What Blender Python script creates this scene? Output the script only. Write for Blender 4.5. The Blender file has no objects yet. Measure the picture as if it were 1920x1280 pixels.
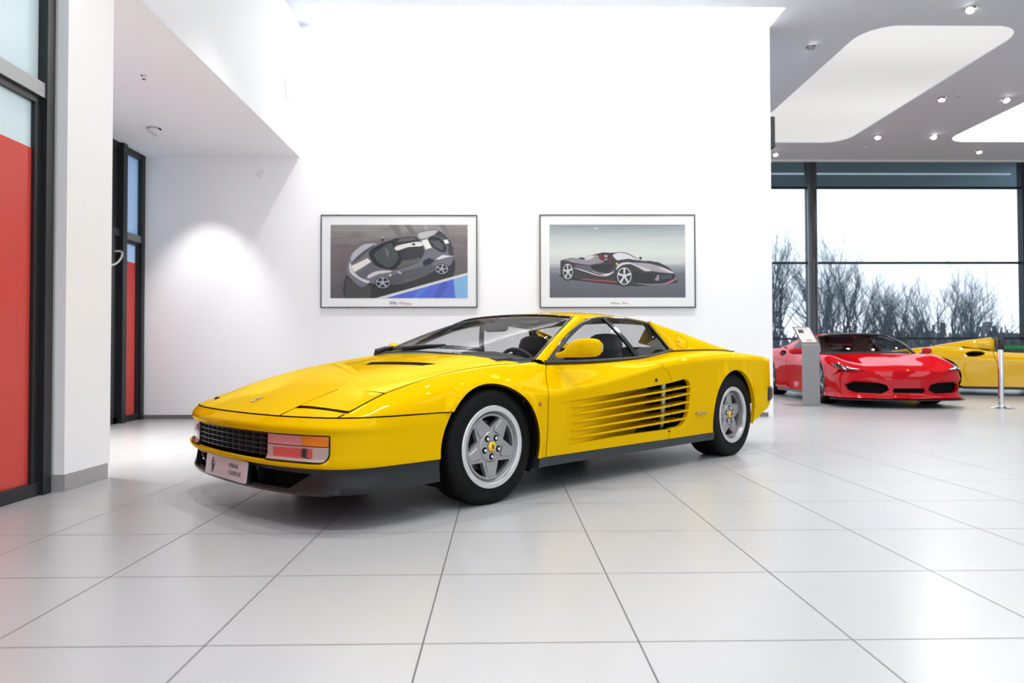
import bpy, bmesh, math, random
from mathutils import Vector, Matrix
from mathutils.geometry import delaunay_2d_cdt
from math import radians as R, pi, sin, cos
C = bpy.context.scene
COL = C.collection
CARX, CARY, CARROT = -0.651096, 4.322956, -2.367411
CAM_H = 0.79733
CAM_M = [[0.9998713, 0.0025068, -0.0158466], [-0.0157927, -0.0202407, -0.9996704], [-0.0028267, 0.999792, -0.0201985]]
FOCAL = 1288.000*36/1920
TILE_X, TILE_Y = -0.21900, 1.92233
EXPO = 1.7
PANEL_E = .25
SLOT_E = 10.0
SPOT_W = 68
ALC_W = 36
SKY_E = .50
# ---------------------------------------------------------------- numeric helpers
import numpy as np, math

def pchip(xk, yk, x):
    xk = np.asarray(xk, float); yk = np.asarray(yk, float); x = np.asarray(x, float)
    h = np.diff(xk); d = np.diff(yk) / h
    m = np.zeros(len(xk))
    for i in range(1, len(xk) - 1):
        if d[i-1] * d[i] > 0:
            w1 = 2*h[i] + h[i-1]; w2 = h[i] + 2*h[i-1]
            m[i] = (w1 + w2) / (w1/d[i-1] + w2/d[i])
    m[0] = d[0]; m[-1] = d[-1]
    i = np.clip(np.searchsorted(xk, x) - 1, 0, len(h) - 1)
    t = (x - xk[i]) / h[i]
    t = np.where((x < xk[0]) | (x > xk[-1]), np.clip(t, 0, 1), t)
    h00 = 2*t**3 - 3*t**2 + 1; h10 = t**3 - 2*t**2 + t
    h01 = -2*t**3 + 3*t**2; h11 = t**3 - t**2
    y = h00*yk[i] + h10*h[i]*m[i] + h01*yk[i+1] + h11*h[i]*m[i+1]
    y = y + np.where(x > xk[-1], (x - xk[-1])*m[-1], 0) + np.where(x < xk[0], (x - xk[0])*m[0], 0)
    return y

def cat(pts, k=8, closed=False):
    """Catmull-Rom resample of a polyline"""
    P = [np.array(p, float) for p in pts]; n = len(P); out = []
    for i in range(n if closed else n-1):
        p0 = P[(i-1) % n] if closed or i > 0 else 2*P[0]-P[1]
        p1 = P[i]; p2 = P[(i+1) % n]
        p3 = P[(i+2) % n] if closed or i < n-2 else 2*P[-1]-P[-2]
        for j in range(k):
            t = j/k
            out.append(.5*((2*p1) + (-p0+p2)*t + (2*p0-5*p1+4*p2-p3)*t*t + (-p0+3*p1-3*p2+p3)*t**3))
    if not closed: out.append(P[-1])
    return np.array(out)

def resample(P, n):
    P = np.asarray(P, float); d = np.r_[0, np.cumsum(np.linalg.norm(np.diff(P, axis=0), axis=1))]
    u = np.linspace(0, d[-1], n)
    return np.column_stack([np.interp(u, d, P[:, i]) for i in range(P.shape[1])])


class Curve1:
    """smooth function through (x, y) knots"""
    def __init__(self, knots, sig=.05):
        knots = sorted(knots)
        xs = [k[0] for k in knots]; ys = [k[1] for k in knots]
        self.x = np.arange(xs[0] - .5, xs[-1] + .5, .01)
        y = pchip(xs, ys, self.x)
        if sig > 0:
            n = int(4*sig/.01) + 1
            k = np.exp(-.5*(np.arange(-n, n+1)*.01/sig)**2); k /= k.sum()
            yp = np.concatenate([y[0] + (y[1]-y[0])*np.arange(-n, 0), y, y[-1] + (y[-1]-y[-2])*np.arange(1, n+1)])
            y = np.convolve(yp, k, 'valid')
        self.y = y
    def __call__(self, x):
        return np.interp(x, self.x, self.y)

class Body:
    """section surface: curves[j] = (l(s), z(s)) from the sill (t=0) to the centre line (t=N)"""
    def __init__(self, curves, w=.5, sig=.16, disp=None):
        self.L = [Curve1(c[0], .06) for c in curves]
        self.Z = [Curve1(c[1], .06) for c in curves]
        self.N = len(curves) - 1
        self.w = w; self.sig = sig; self.disp = disp
    def base(self, s, t):
        K = np.stack([np.stack([L(s), Z(s)], -1) for L, Z in zip(self.L, self.Z)], 0)  # (n, m, 2)
        lo = 2*K[0] - K[1]
        mir = np.array([-1., 1.])
        K = np.concatenate([lo[None], K, (K[-2]*mir)[None], (K[-3]*mir)[None]], 0)
        u = t + 1
        i = np.clip(np.floor(u).astype(int), 1, self.N + 1)
        f = (u - i)[:, None]
        a = np.arange(len(s))
        P0 = K[i-1, a]; P1 = K[i, a]; P2 = K[i+1, a]; P3 = K[np.minimum(i+2, self.N+3), a]
        lin = P1*(1-f) + P2*f
        def mt(d0, d1):
            same = d0*d1 > 0
            den = np.where(same, d0 + d1, 1)
            return np.where(same, 2*d0*d1/den, 0)
        m1 = mt(P1-P0, P2-P1); m2 = mt(P2-P1, P3-P2)
        fc = np.clip(f, 0, 1)
        cub = (2*fc**3-3*fc**2+1)*P1 + (fc**3-2*fc**2+fc)*m1 + (-2*fc**3+3*fc**2)*P2 + (fc**3-fc**2)*m2
        cub = np.where((f < 0) | (f > 1), lin, cub)
        return lin*(1-self.w) + cub*self.w
    def __call__(self, s, t):
        s = np.atleast_1d(np.asarray(s, float)); t = np.atleast_1d(np.asarray(t, float))
        s, t = np.broadcast_arrays(s, t)
        s = s.ravel(); t = t.ravel()
        acc = 0; W = 0
        sg = self.sig*(1-.72*np.exp(-((t-2)/.45)**2)*np.clip((-.15-s)/.35, 0, 1)) if self.N == 7 else self.sig
        for k in (-2.2, -1.5, -1, -.5, 0, .5, 1, 1.5, 2.2):
            wk = math.exp(-.5*k*k)
            acc = acc + wk*self.base(s, t + k*sg); W += wk
        q = acc / W
        out = np.column_stack([s, q[:, 0], q[:, 1]])
        if self.disp is not None:
            out = self.disp(out, t)
        return out
    def normal(self, s, t):
        s = np.asarray(s, float); t = np.asarray(t, float)
        e = .008; g = .03
        a = self(s+e, t) - self(s-e, t); b = self(s, t+g) - self(s, t-g)
        n = np.cross(b, a)
        n /= np.linalg.norm(n, axis=1)[:, None] + 1e-12
        return n
    def t_of_z(self, s, z, tmax):
        tt = np.linspace(-.6, tmax, 160)
        P = self(np.full(160, s), tt)
        zz = np.maximum.accumulate(P[:, 2])+np.arange(160)*1e-9
        return float(np.interp(z, zz, tt))
    def t_of_l(self, s, l, tmin):
        tt = np.linspace(tmin, self.N + .0, 160)
        P = self(np.full(160, s), tt)
        ll = np.minimum.accumulate(P[:, 1])-np.arange(160)*1e-9
        return float(np.interp(-l, -ll, tt))
# ---------------------------------------------------------------- the sports car (s forward, l to its left, z up; front axle at s = 0)
WB = -2.55
AF = (.032, .292, .356)     # arch centre s, z and radius
AR = (-2.525, .328, .350)
def arch_bulge(out, t):
    s, l, z = out[:, 0], out[:, 1], out[:, 2]
    for (cs, cz, R, k) in ((AF[0], AF[1], AF[2], .012), (AR[0], AR[1], AR[2], .010)):
        r = np.hypot(s-cs, z-cz)
        e = np.clip((R + .045 - r)/.012, 0, 1); e = e*e*(3-2*e)
        out[:, 1] = l + np.where(l > .55, k*e, 0)
        l = out[:, 1]
    return out
TR = [
 # t=0 bottom of the painted side
 ([(1.2,.80),(.95,.83),(.7,.875),(.4,.885),(0,.890),(-.33,.893),(-1,.918),(-1.8,.95),(-2.2,.96),(-2.55,.965),(-3.0,.95),(-3.25,.93),(-3.45,.84)],
  [(1.2,.20),(0,.215),(-2.2,.215),(-2.8,.235),(-3.45,.33)]),
 # t=1 flank
 ([(1.2,.80),(.95,.84),(.7,.885),(.4,.90),(0,.905),(-.33,.908),(-1,.938),(-1.8,.972),(-2.2,.982),(-2.55,.985),(-3.0,.965),(-3.25,.935),(-3.45,.85)],
  [(1.2,.38),(0,.40),(-2.2,.42),(-3.45,.46)]),
 # t=2 flank crease
 ([(1.2,.76),(1.0,.80),(.85,.845),(.6,.88),(.3,.898),(0,.906),(-.38,.915),(-1,.945),(-1.54,.975),(-2.0,.988),(-2.55,.985),(-3.0,.962),(-3.25,.93),(-3.45,.84)],
  [(1.2,.47),(.9,.495),(.6,.51),(.3,.525),(0,.545),(-.38,.560),(-.7,.595),(-1.26,.688),(-1.54,.742),(-1.95,.775),(-2.4,.79),(-3.05,.775),(-3.45,.75)]),
 # t=3
 ([(1.2,.72),(1.0,.78),(.85,.83),(.6,.85),(.3,.86),(0,.866),(-.38,.885),(-1,.902),(-1.3,.90),(-1.6,.875),(-2.0,.87),(-2.55,.88),(-3.0,.86),(-3.25,.83),(-3.45,.76)],
  [(1.2,.47),(.9,.515),(.6,.575),(.3,.632),(0,.655),(-.2,.645),(-.38,.622),(-.7,.640),(-1.26,.730),(-1.6,.775),(-1.95,.81),(-2.4,.828),(-3.05,.80),(-3.45,.77)]),
 # t=4 fender crown / foot of the side windows
 ([(1.2,.66),(1.0,.72),(.63,.755),(.36,.755),(0,.757),(-.2,.765),(-.45,.815),(-.9,.825),(-1.5,.80),(-2.0,.75),(-2.5,.74),(-3.0,.74),(-3.45,.66)],
  [(1.2,.44),(1.0,.495),(.875,.53),(.63,.61),(.36,.68),(.065,.728),(-.2,.748),(-.45,.743),(-.9,.748),(-1.5,.772),(-2.0,.82),(-2.5,.838),(-3.0,.81),(-3.45,.77)]),
 # t=5
 ([(1.2,.45),(1.0,.48),(0,.5),(-.5,.53),(-1.5,.5),(-3.45,.45)],
  [(1.2,.45),(1.05,.505),(.8,.60),(.41,.71),(.05,.772),(-.25,.806),(-.5,.81),(-1.5,.80),(-2.0,.83),(-2.4,.84),(-2.9,.81),(-3.45,.77)]),
 # t=6
 ([(1.2,.22),(1.0,.24),(0,.25),(-3.45,.25)],
  [(1.2,.46),(1.08,.51),(.8,.615),(.41,.722),(.05,.79),(-.2,.822),(-.5,.83),(-1.5,.80),(-2.0,.83),(-2.4,.84),(-2.9,.81),(-3.45,.77)]),
 # t=7 centre line
 ([(1.2,0),(-3.45,0)],
  [(1.2,.465),(1.09,.512),(.8,.62),(.41,.728),(.05,.797),(-.2,.828),(-.5,.835),(-1.5,.80),(-2.0,.83),(-2.4,.84),(-2.9,.81),(-3.45,.77)]),
]
TB = Body(TR, disp=arch_bulge)
NOSE = [(0.0,1.085),(.25,1.075),(.45,1.05),(.62,1.005),(.74,.955),(.82,.89),(.865,.80),(.885,.68),(.893,.55),(.897,.40),(.90,.25)]   # (l, s) plan of the bumper from the centre round to the wheel

# ---- bumper and spoiler: profiles swept along the plan curve
def plan(scale=1.):
    P = [(s_, l_) for l_, s_ in NOSE]
    P = cat([(P[0][0], -.25)] + P, 10)   # smooth, start at centre
    P = P[[i for i in range(len(P)) if P[i][1] >= 0]] if True else P
    k = np.argmin(np.abs(P[:, 1])); P = P[k:]; P[0, 1] = 0
    P = resample(P, 160); M_ = np.vstack([P[1:13][::-1]*[1, -1], P, 2*P[-1]-P[-13:-1][::-1]]); kk = np.exp(-.5*(np.arange(-12, 13)/4.)**2); kk /= kk.sum()
    P = np.column_stack([np.convolve(M_[:, i], kk, 'valid') for i in (0, 1)]); P[0, 1] = 0
    return P
PL = plan()
PD = np.r_[0, np.cumsum(np.linalg.norm(np.diff(PL, axis=0), axis=1))]

_dd = np.gradient(PL, axis=0); _dd /= np.linalg.norm(_dd, axis=1)[:, None]
EC = PL - np.stack([_dd[:, 1], -_dd[:, 0]], 1)*.030      # hood edge, just inside the bumper
_ne = int(np.argmax(EC[:, 1] > .84)) or int(len(EC)*.8)
def es(l_): return float(np.interp(l_, EC[:_ne, 1], EC[:_ne, 0]))
_lt = np.linspace(0, .82, 42)
_ze = np.array([TB([es(q)], [TB.t_of_l(es(q), q, 2.2)])[0][2] for q in _lt])
def nose_fit(out, t):
    out = arch_bulge(out, t)
    s, l, z = out[:, 0], np.abs(out[:, 1]), out[:, 2]
    e = np.interp(l, EC[:_ne, 1], EC[:_ne, 0]); dz = .517-np.interp(l, _lt, _ze)
    w = np.where(s < e, np.exp(-((e-s)/.16)**2), 1.)*np.clip((z-.485)/.025, 0, 1)*(s > .3)
    out[:, 2] = z + dz*w
    return out
TB = Body(TR, disp=nose_fit)
# ---------------------------------------------------------------- mesh helpers
def tag(o, label=None, cat=None, group=None, kind=None):
    if label: o['label'] = label
    if cat: o['category'] = cat
    if group: o['group'] = group
    if kind: o['kind'] = kind
    return o

def empty(name, loc=(0, 0, 0), rz=0, label=None, cat=None, group=None):
    o = bpy.data.objects.new(name, None); COL.objects.link(o)
    o.location = loc; o.rotation_euler = (0, 0, rz); o.empty_display_size = .1
    return tag(o, label, cat, group)

def mesh_obj(name, V, F, mats, parent=None, N=None, smooth=True, midx=None, sharp=None):
    me = bpy.data.meshes.new(name)
    me.from_pydata([tuple(map(float, v)) for v in V], [], [tuple(map(int, f)) for f in F])
    if not isinstance(mats, (list, tuple)): mats = [mats]
    for m in mats: me.materials.append(m)
    if midx is not None: me.polygons.foreach_set('material_index', midx)
    me.polygons.foreach_set('use_smooth', [smooth]*len(me.polygons))
    me.update()
    if sharp is not None and smooth:
        me.set_sharp_from_angle(angle=R(sharp))
    if N is not None:
        me.normals_split_custom_set_from_vertices([tuple(map(float, n)) for n in N])
    o = bpy.data.objects.new(name, me); COL.objects.link(o)
    if parent is not None: o.parent = parent
    return o

class MB:
    """collects shapes into one mesh"""
    def __init__(s): s.V = []; s.F = []; s.M = []
    def add(s, V, F, m=0):
        n = len(s.V); s.V += [tuple(v) for v in V]; s.F += [tuple(i+n for i in f) for f in F]; s.M += [m]*len(F); return s
    def box(s, a, b, m=0):
        (x0, y0, z0), (x1, y1, z1) = a, b
        V = [(x0,y0,z0),(x1,y0,z0),(x1,y1,z0),(x0,y1,z0),(x0,y0,z1),(x1,y0,z1),(x1,y1,z1),(x0,y1,z1)]
        F = [(0,3,2,1),(4,5,6,7),(0,1,5,4),(1,2,6,5),(2,3,7,6),(3,0,4,7)]
        return s.add(V, F, m)
    def quad(s, *p, m=0): return s.add(p, [tuple(range(len(p)))], m)
    def prism(s, pts, z0, z1, m=0):
        n = len(pts)
        V = [(x, y, z0) for x, y in pts] + [(x, y, z1) for x, y in pts]
        F = [tuple(range(n))[::-1], tuple(range(n, 2*n))] + [(i, (i+1) % n, n+(i+1) % n, n+i) for i in range(n)]
        return s.add(V, F, m)
    def tube(s, pts, r, n=8, m=0, cap=True):
        pts = [Vector(p) for p in pts]; k = len(pts)
        rr = r if isinstance(r, (list, tuple)) else [r]*k
        V = []; F = []; prev = None
        for i, p in enumerate(pts):
            d = (pts[min(i+1, k-1)] - pts[max(i-1, 0)]).normalized()
            if prev is None:
                a = d.orthogonal().normalized()
            else:
                a = (prev - d*prev.dot(d)).normalized()
            prev = a; b = d.cross(a)
            for j in range(n):
                t = 2*pi*j/n; V.append(p + (a*cos(t) + b*sin(t))*rr[i])
        for i in range(k-1):
            for j in range(n):
                F.append((i*n+j, i*n+(j+1) % n, (i+1)*n+(j+1) % n, (i+1)*n+j))
        if cap: F += [tuple(range(n))[::-1], tuple(range((k-1)*n, k*n))]
        return s.add(V, F, m)
    def lathe(s, prof, n=48, axis='z', c=(0, 0, 0), m=0, close=False):
        V = []; F = []; k = len(prof)
        for j in range(n):
            t = 2*pi*j/n
            for r, h in prof:
                x, y, z = r*cos(t), r*sin(t), h
                if axis == 'y': x, y, z = x, z, y
                elif axis == 'x': x, y, z = z, x, y
                V.append((x+c[0], y+c[1], z+c[2]))
        for j in range(n):
            a = j*k; b = ((j+1) % n)*k
            for i in range(k-1 + (1 if close else 0)):
                i2 = (i+1) % k
                F.append((a+i, b+i, b+i2, a+i2))
        return s.add(V, F, m)
    def rings(s, rings, m=0, cap=True):
        n = len(rings[0]); V = [p for r_ in rings for p in r_]; F = []
        for i in range(len(rings)-1):
            for j in range(n):
                F.append((i*n+j, i*n+(j+1) % n, (i+1)*n+(j+1) % n, (i+1)*n+j))
        if cap: F += [tuple(range(n))[::-1], tuple(range((len(rings)-1)*n, len(rings)*n))]
        return s.add(V, F, m)
    def grid(s, P, m=0):
        P = np.asarray(P); a, b = P.shape[:2]
        F = [(i*b+j, (i+1)*b+j, (i+1)*b+j+1, i*b+j+1) for i in range(a-1) for j in range(b-1)]
        return s.add([tuple(p) for p in P.reshape(-1, 3)], F, m)
    def build(s, name, mats, parent=None, smooth=True, sharp=35, fix=True):
        o = mesh_obj(name, s.V, s.F, mats, parent, smooth=smooth, midx=s.M)
        if fix:
            bm = bmesh.new(); bm.from_mesh(o.data)
            bmesh.ops.recalc_face_normals(bm, faces=bm.faces); bm.to_mesh(o.data); bm.free()
        if smooth: o.data.set_sharp_from_angle(angle=R(sharp))
        return o

def bevel(o, w=.004, seg=2, ang=30):
    m = o.modifiers.new('bevel', 'BEVEL'); m.width = w; m.segments = seg; m.limit_method = 'ANGLE'; m.angle_limit = R(ang)
    m.harden_normals = True
    return o

def sup(c, a, b, n=2.5, k=24, U=(1, 0, 0), W=(0, 0, 1)):
    """superellipse ring"""
    out = []
    for i in range(k):
        t = 2*pi*i/k; ct, st = cos(t), sin(t)
        x = a*math.copysign(abs(ct)**(2/n), ct); y = b*math.copysign(abs(st)**(2/n), st)
        out.append((c[0]+U[0]*x+W[0]*y, c[1]+U[1]*x+W[1]*y, c[2]+U[2]*x+W[2]*y))
    return out

def densify(P, step, closed=True):
    P = [np.array(p, float) for p in P]; out = []
    n = len(P)
    for i in range(n if closed else n-1):
        a, b = P[i], P[(i+1) % n]; k = max(1, int(math.ceil(np.linalg.norm((b-a))/step)))
        for j in range(k): out.append(a + (b-a)*j/k)
    if not closed: out.append(P[-1])
    return np.array(out)

def inside(pts, poly):
    x, y = pts[:, 0], pts[:, 1]; r = np.zeros(len(pts), bool); n = len(poly); j = n-1
    for i in range(n):
        xi, yi = poly[i]; xj, yj = poly[j]
        c = ((yi > y) != (yj > y)) & (x < (xj-xi)*(y-yi)/(yj-yi+1e-15)+xi)
        r ^= c; j = i
    return r

def trimesh(loops, step, sx=1., sy=1.):
    """outer loop + hole loops (2-D) -> points, triangles, boundary loops as index lists. Grid spacing step in scaled space"""
    S = np.array([sx, sy])
    loops = [np.asarray(l, float)*S for l in loops]
    pts = []; edges = []; n = 0
    for l in loops:
        k = len(l); pts += [Vector(p) for p in l]; edges += [(n+i, n+(i+1) % k) for i in range(k)]; n += k
    lo = loops[0].min(0); hi = loops[0].max(0)
    gx = np.arange(lo[0]+step*.5, hi[0], step); gy = np.arange(lo[1]+step*.5, hi[1], step)
    if len(gx) and len(gy):
        G = np.array([(x + (step*.5 if j % 2 else 0), y) for j, y in enumerate(gy) for x in gx])
        ok = inside(G, loops[0])
        for l in loops[1:]: ok &= ~inside(G, l)
        G = G[ok]
        B = np.vstack([np.asarray(l) for l in loops])
        if len(G):
            keep = np.ones(len(G), bool)
            for i in range(0, len(G), 500):
                d = np.linalg.norm(G[i:i+500, None]-B[None], axis=2).min(1)
                keep[i:i+500] = d > step*.35
            pts += [Vector(p) for p in G[keep]]
    v, e, f, ov, oe, of = delaunay_2d_cdt(pts, edges, [], 0, 1e-7, True)
    Vn = np.array([(p[0], p[1]) for p in v])
    F = np.array([t for t in f if len(t) == 3])
    cen = Vn[F].mean(1)
    ok = inside(cen, loops[0])
    for l in loops[1:]: ok &= ~inside(cen, l)
    F = F[ok]
    mp = {}
    for i, os_ in enumerate(ov):
        for k in os_: mp[k] = i
    bl = []; n = 0
    for l in loops:
        bl.append([mp[n+i] for i in range(len(l))]); n += len(l)
    # orientation ccw
    a, b, c = Vn[F[:, 0]], Vn[F[:, 1]], Vn[F[:, 2]]
    cr = (b-a)[:, 0]*(c-a)[:, 1]-(b-a)[:, 1]*(c-a)[:, 0]
    F[cr < 0] = F[cr < 0][:, ::-1]
    return Vn/S, F, bl

def panel(name, fpos, fnrm, loops, mat, parent, step=.035, sx=1., sy=1., thick=.018, mirror=False, edge=None):
    """curved sheet: loops live in the surface's parameter plane; edges are turned inward by thick"""
    uv, F, bl = trimesh(loops, step, sx, sy)
    P = fpos(uv[:, 0], uv[:, 1]); N = fnrm(uv[:, 0], uv[:, 1])
    a, b, c = P[F[:, 0]], P[F[:, 1]], P[F[:, 2]]
    fn = np.cross(b-a, c-a)
    if (fn*N[F[:, 0]]).sum() < 0: F = F[:, ::-1]
    V = [tuple(p) for p in P]; NN = [tuple(n) for n in N]; FF = [tuple(f) for f in F]
    if thick:
        A = set()
        for f in FF:
            A.update(((f[0], f[1]), (f[1], f[2]), (f[2], f[0])))
        for loop in bl:
            k = len(loop)
            for i in range(k):
                p, q = loop[i], loop[(i+1) % k]
                if p == q: continue
                if (p, q) not in A: p, q = q, p
                P0, P1 = P[p], P[q]
                d = P1-P0; en = np.cross(d, N[p]); ln = np.linalg.norm(en)
                if ln < 1e-9: continue
                en /= ln
                r0 = P0 - N[p]*thick; r1 = P1 - N[q]*thick
                n0 = len(V)
                V += [tuple(P0), tuple(r0), tuple(r1), tuple(P1)]; NN += [tuple(en)]*4
                FF.append((n0, n0+1, n0+2, n0+3))
    if mirror:
        V = [(x, -y, z) for x, y, z in V]; NN = [(x, -y, z) for x, y, z in NN]; FF = [f[::-1] for f in FF]
    if edge is None: return mesh_obj(name, V, FF, mat, parent, N=NN)
    return mesh_obj(name, V, FF, [mat, edge], parent, N=NN, midx=[0]*len(F)+[1]*(len(FF)-len(F)))

def text_obj(name, body, size, mat, parent, M, ext=.0006, align='CENTER', sxy=(1, 1), spacing=1.0):
    cu = bpy.data.curves.new(name, 'FONT'); cu.body = body; cu.size = size; cu.extrude = ext
    cu.align_x = align; cu.align_y = 'CENTER'; cu.space_character = spacing
    cu.materials.append(mat)
    t = bpy.data.objects.new(name+'_outline', cu); COL.objects.link(t)
    dg = bpy.context.evaluated_depsgraph_get(); dg.update()
    me = bpy.data.meshes.new_from_object(t.evaluated_get(dg)); bpy.data.objects.remove(t)
    o = bpy.data.objects.new(name, me); COL.objects.link(o)
    if parent is not None: o.parent = parent
    o.matrix_local = M @ Matrix.Diagonal((sxy[0], sxy[1], 1, 1))
    return o
# ---------------------------------------------------------------- materials
MATS = {}
def mat(name, col, rough=.5, metal=0., coat=0., coat_rough=.03, spec=.5, emit=None, estr=1., stint=None, alpha=None, trans=0., ior=1.45, noise=None):
    if name in MATS: return MATS[name]
    m = bpy.data.materials.new(name); m.use_nodes = True
    nt = m.node_tree; b = nt.nodes['Principled BSDF']
    b.inputs['Base Color'].default_value = (*col, 1)
    b.inputs['Roughness'].default_value = rough; b.inputs['Metallic'].default_value = metal
    b.inputs['Coat Weight'].default_value = coat; b.inputs['Coat Roughness'].default_value = coat_rough
    b.inputs['Specular IOR Level'].default_value = spec; b.inputs['IOR'].default_value = ior
    b.inputs['Transmission Weight'].default_value = trans
    if stint: b.inputs['Specular Tint'].default_value = (*stint, 1)
    if emit: b.inputs['Emission Color'].default_value = (*emit, 1); b.inputs['Emission Strength'].default_value = estr
    if noise:   # (scale, amount): soft variation of colour and roughness
        tc = nt.nodes.new('ShaderNodeTexCoord'); n = nt.nodes.new('ShaderNodeTexNoise'); n.inputs['Scale'].default_value = noise[0]
        nt.links.new(tc.outputs['Object'], n.inputs['Vector'])
        mx = nt.nodes.new('ShaderNodeMix'); mx.data_type = 'RGBA'
        mx.inputs[6].default_value = (*[c*(1-noise[1]) for c in col], 1); mx.inputs[7].default_value = (*[min(1, c*(1+noise[1])) for c in col], 1)
        nt.links.new(n.outputs['Fac'], mx.inputs[0]); nt.links.new(mx.outputs[2], b.inputs['Base Color'])
    MATS[name] = m
    return m

def glass(name, tint=(.8, .82, .83), refl=1.0, rough=0.0, ior=1.5):
    """thin pane: transparent tint with fresnel reflection"""
    if name in MATS: return MATS[name]
    m = bpy.data.materials.new(name); m.use_nodes = True; nt = m.node_tree; nt.nodes.clear()
    o = nt.nodes.new('ShaderNodeOutputMaterial'); mx = nt.nodes.new('ShaderNodeMixShader')
    t = nt.nodes.new('ShaderNodeBsdfTransparent'); t.inputs[0].default_value = (*tint, 1)
    g = nt.nodes.new('ShaderNodeBsdfGlossy'); g.inputs['Roughness'].default_value = rough; g.inputs[0].default_value = (refl, refl, refl, 1)
    f = nt.nodes.new('ShaderNodeFresnel'); f.inputs[0].default_value = ior
    ge = nt.nodes.new('ShaderNodeNewGeometry'); mr = nt.nodes.new('ShaderNodeMapRange'); mr.inputs[3].default_value = ior; mr.inputs[4].default_value = 1/ior
    nt.links.new(ge.outputs['Backfacing'], mr.inputs[0]); nt.links.new(mr.outputs[0], f.inputs[0])
    nt.links.new(f.outputs[0], mx.inputs[0]); nt.links.new(t.outputs[0], mx.inputs[1]); nt.links.new(g.outputs[0], mx.inputs[2])
    nt.links.new(mx.outputs[0], o.inputs[0])
    MATS[name] = m
    return m

def paint(name, col, tint, ior=1.4, rough=.03, mul=.9):
    if name in MATS: return MATS[name]
    m = bpy.data.materials.new(name); m.use_nodes = True; nt = m.node_tree; nt.nodes.clear()
    o = nt.nodes.new('ShaderNodeOutputMaterial'); mx = nt.nodes.new('ShaderNodeMixShader')
    d = nt.nodes.new('ShaderNodeBsdfDiffuse'); d.inputs[0].default_value = (*col, 1)
    g = nt.nodes.new('ShaderNodeBsdfGlossy'); g.inputs['Roughness'].default_value = rough; g.inputs[0].default_value = (*tint, 1)
    f = nt.nodes.new('ShaderNodeFresnel'); f.inputs[0].default_value = ior
    ge = nt.nodes.new('ShaderNodeNewGeometry'); mr = nt.nodes.new('ShaderNodeMapRange'); mr.inputs[3].default_value = ior; mr.inputs[4].default_value = 1/ior
    nt.links.new(ge.outputs['Backfacing'], mr.inputs[0]); nt.links.new(mr.outputs[0], f.inputs[0]); u = nt.nodes.new('ShaderNodeMath'); u.operation = 'MULTIPLY'; u.inputs[1].default_value = mul
    nt.links.new(f.outputs[0], u.inputs[0]); nt.links.new(u.outputs[0], mx.inputs[0]); nt.links.new(d.outputs[0], mx.inputs[1]); nt.links.new(g.outputs[0], mx.inputs[2]); nt.links.new(mx.outputs[0], o.inputs[0])
    MATS[name] = m; return m
YEL = paint('yellow_paint', (.67, .395, .0), (1, .84, .16), 1.38, .03, .85)
BLK = mat('satin_black', (.018, .018, .02), .42, spec=.4)
GBK = mat('gloss_black', (.008, .008, .009), .12, coat=.6)
MBK = mat('matt_black', (.006, .006, .006), .9, spec=.1)
SIL = mat('sill_black', (.022, .028, .03), .42)
RUB = mat('tyre_rubber', (.005, .005, .0052), .6, spec=.16, noise=(14, .25))
RIM = mat('silver_alloy', (.34, .34, .355), .36, metal=.6)
LIP = mat('polished_lip', (.66, .66, .68), .25, metal=.8)
RIMD = mat('dark_alloy', (.23, .23, .24), .4, metal=.7)
CHR = mat('chrome', (.82, .82, .84), .08, metal=1.)
INT = mat('charcoal_leather', (.028, .029, .031), .62)
INTL = mat('grey_leather', (.09, .095, .10), .65)
GLS = glass('car_glass', (.77, .78, .79), .45)
GLW = glass('windscreen_glass', (.80, .80, .80), .3)
WHT = mat('white_enamel', (.8, .8, .8), .4)
ORG = mat('orange_lens', (.75, .20, .02), .12, coat=1.)
PNK = mat('rose_lens', (.55, .22, .22), .12, coat=1.)
CLR = mat('clear_lens', (.50, .44, .42), .12, coat=1., metal=.3)
REDP = mat('red_plastic', (.4, .01, .02), .3)
# ---------------------------------------------------------------- the yellow sports car
CAR = empty('sports_car', (CARX, CARY, 0), CARROT,
            'yellow wedge-shaped sports car with long side strakes on the white tiled floor', 'car')
SY = .15
def body_panel(name, B, loops, m, parent, step=.032, thick=.018, mirror=False, edge=None):
    return panel(name, lambda s, t: B(s, t), lambda s, t: B.normal(s, t), loops, m, parent, step, 1., SY, thick, mirror, edge)
EDGE = mat('panel_seam', (.05, .028, .002), .8, spec=.1)  # dark colour on panel edges stands in for shade inside the gaps

def conv(B, segs, zmax=4.2, lmin=2.4, step=.02):
    out = []
    for kind, pts in segs:
        P = densify(pts, step if kind != 't' else .03, closed=False)
        for a, b in P:
            if kind == 'z': out.append((a, B.t_of_z(a, b, zmax)))
            elif kind == 'l': out.append((a, B.t_of_l(a, b, lmin)))
            else: out.append((a, b))
    # close gaps
    O = []
    n = len(out)
    for i in range(n):
        p, q = np.array(out[i]), np.array(out[(i+1) % n])
        O.append(p); d = np.hypot(q[0]-p[0], (q[1]-p[1])*SY)
        if d < 1e-5: O.pop(); continue
        k = int(d/.025)
        for j in range(1, k+1): O.append(p+(q-p)*j/(k+1))
    return np.array(O)

def arc(A, a0, a1, n=40, dr=0.):
    cs, cz, Rr = A; Rr += dr
    return [(cs+Rr*cos(R(a0+(a1-a0)*i/n)), cz+Rr*sin(R(a0+(a1-a0)*i/n))) for i in range(n+1)]
def seam_z(s): return float(np.interp(s, [.3, .6, .9, 1.0], [.512, .514, .510, .512]))

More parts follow.
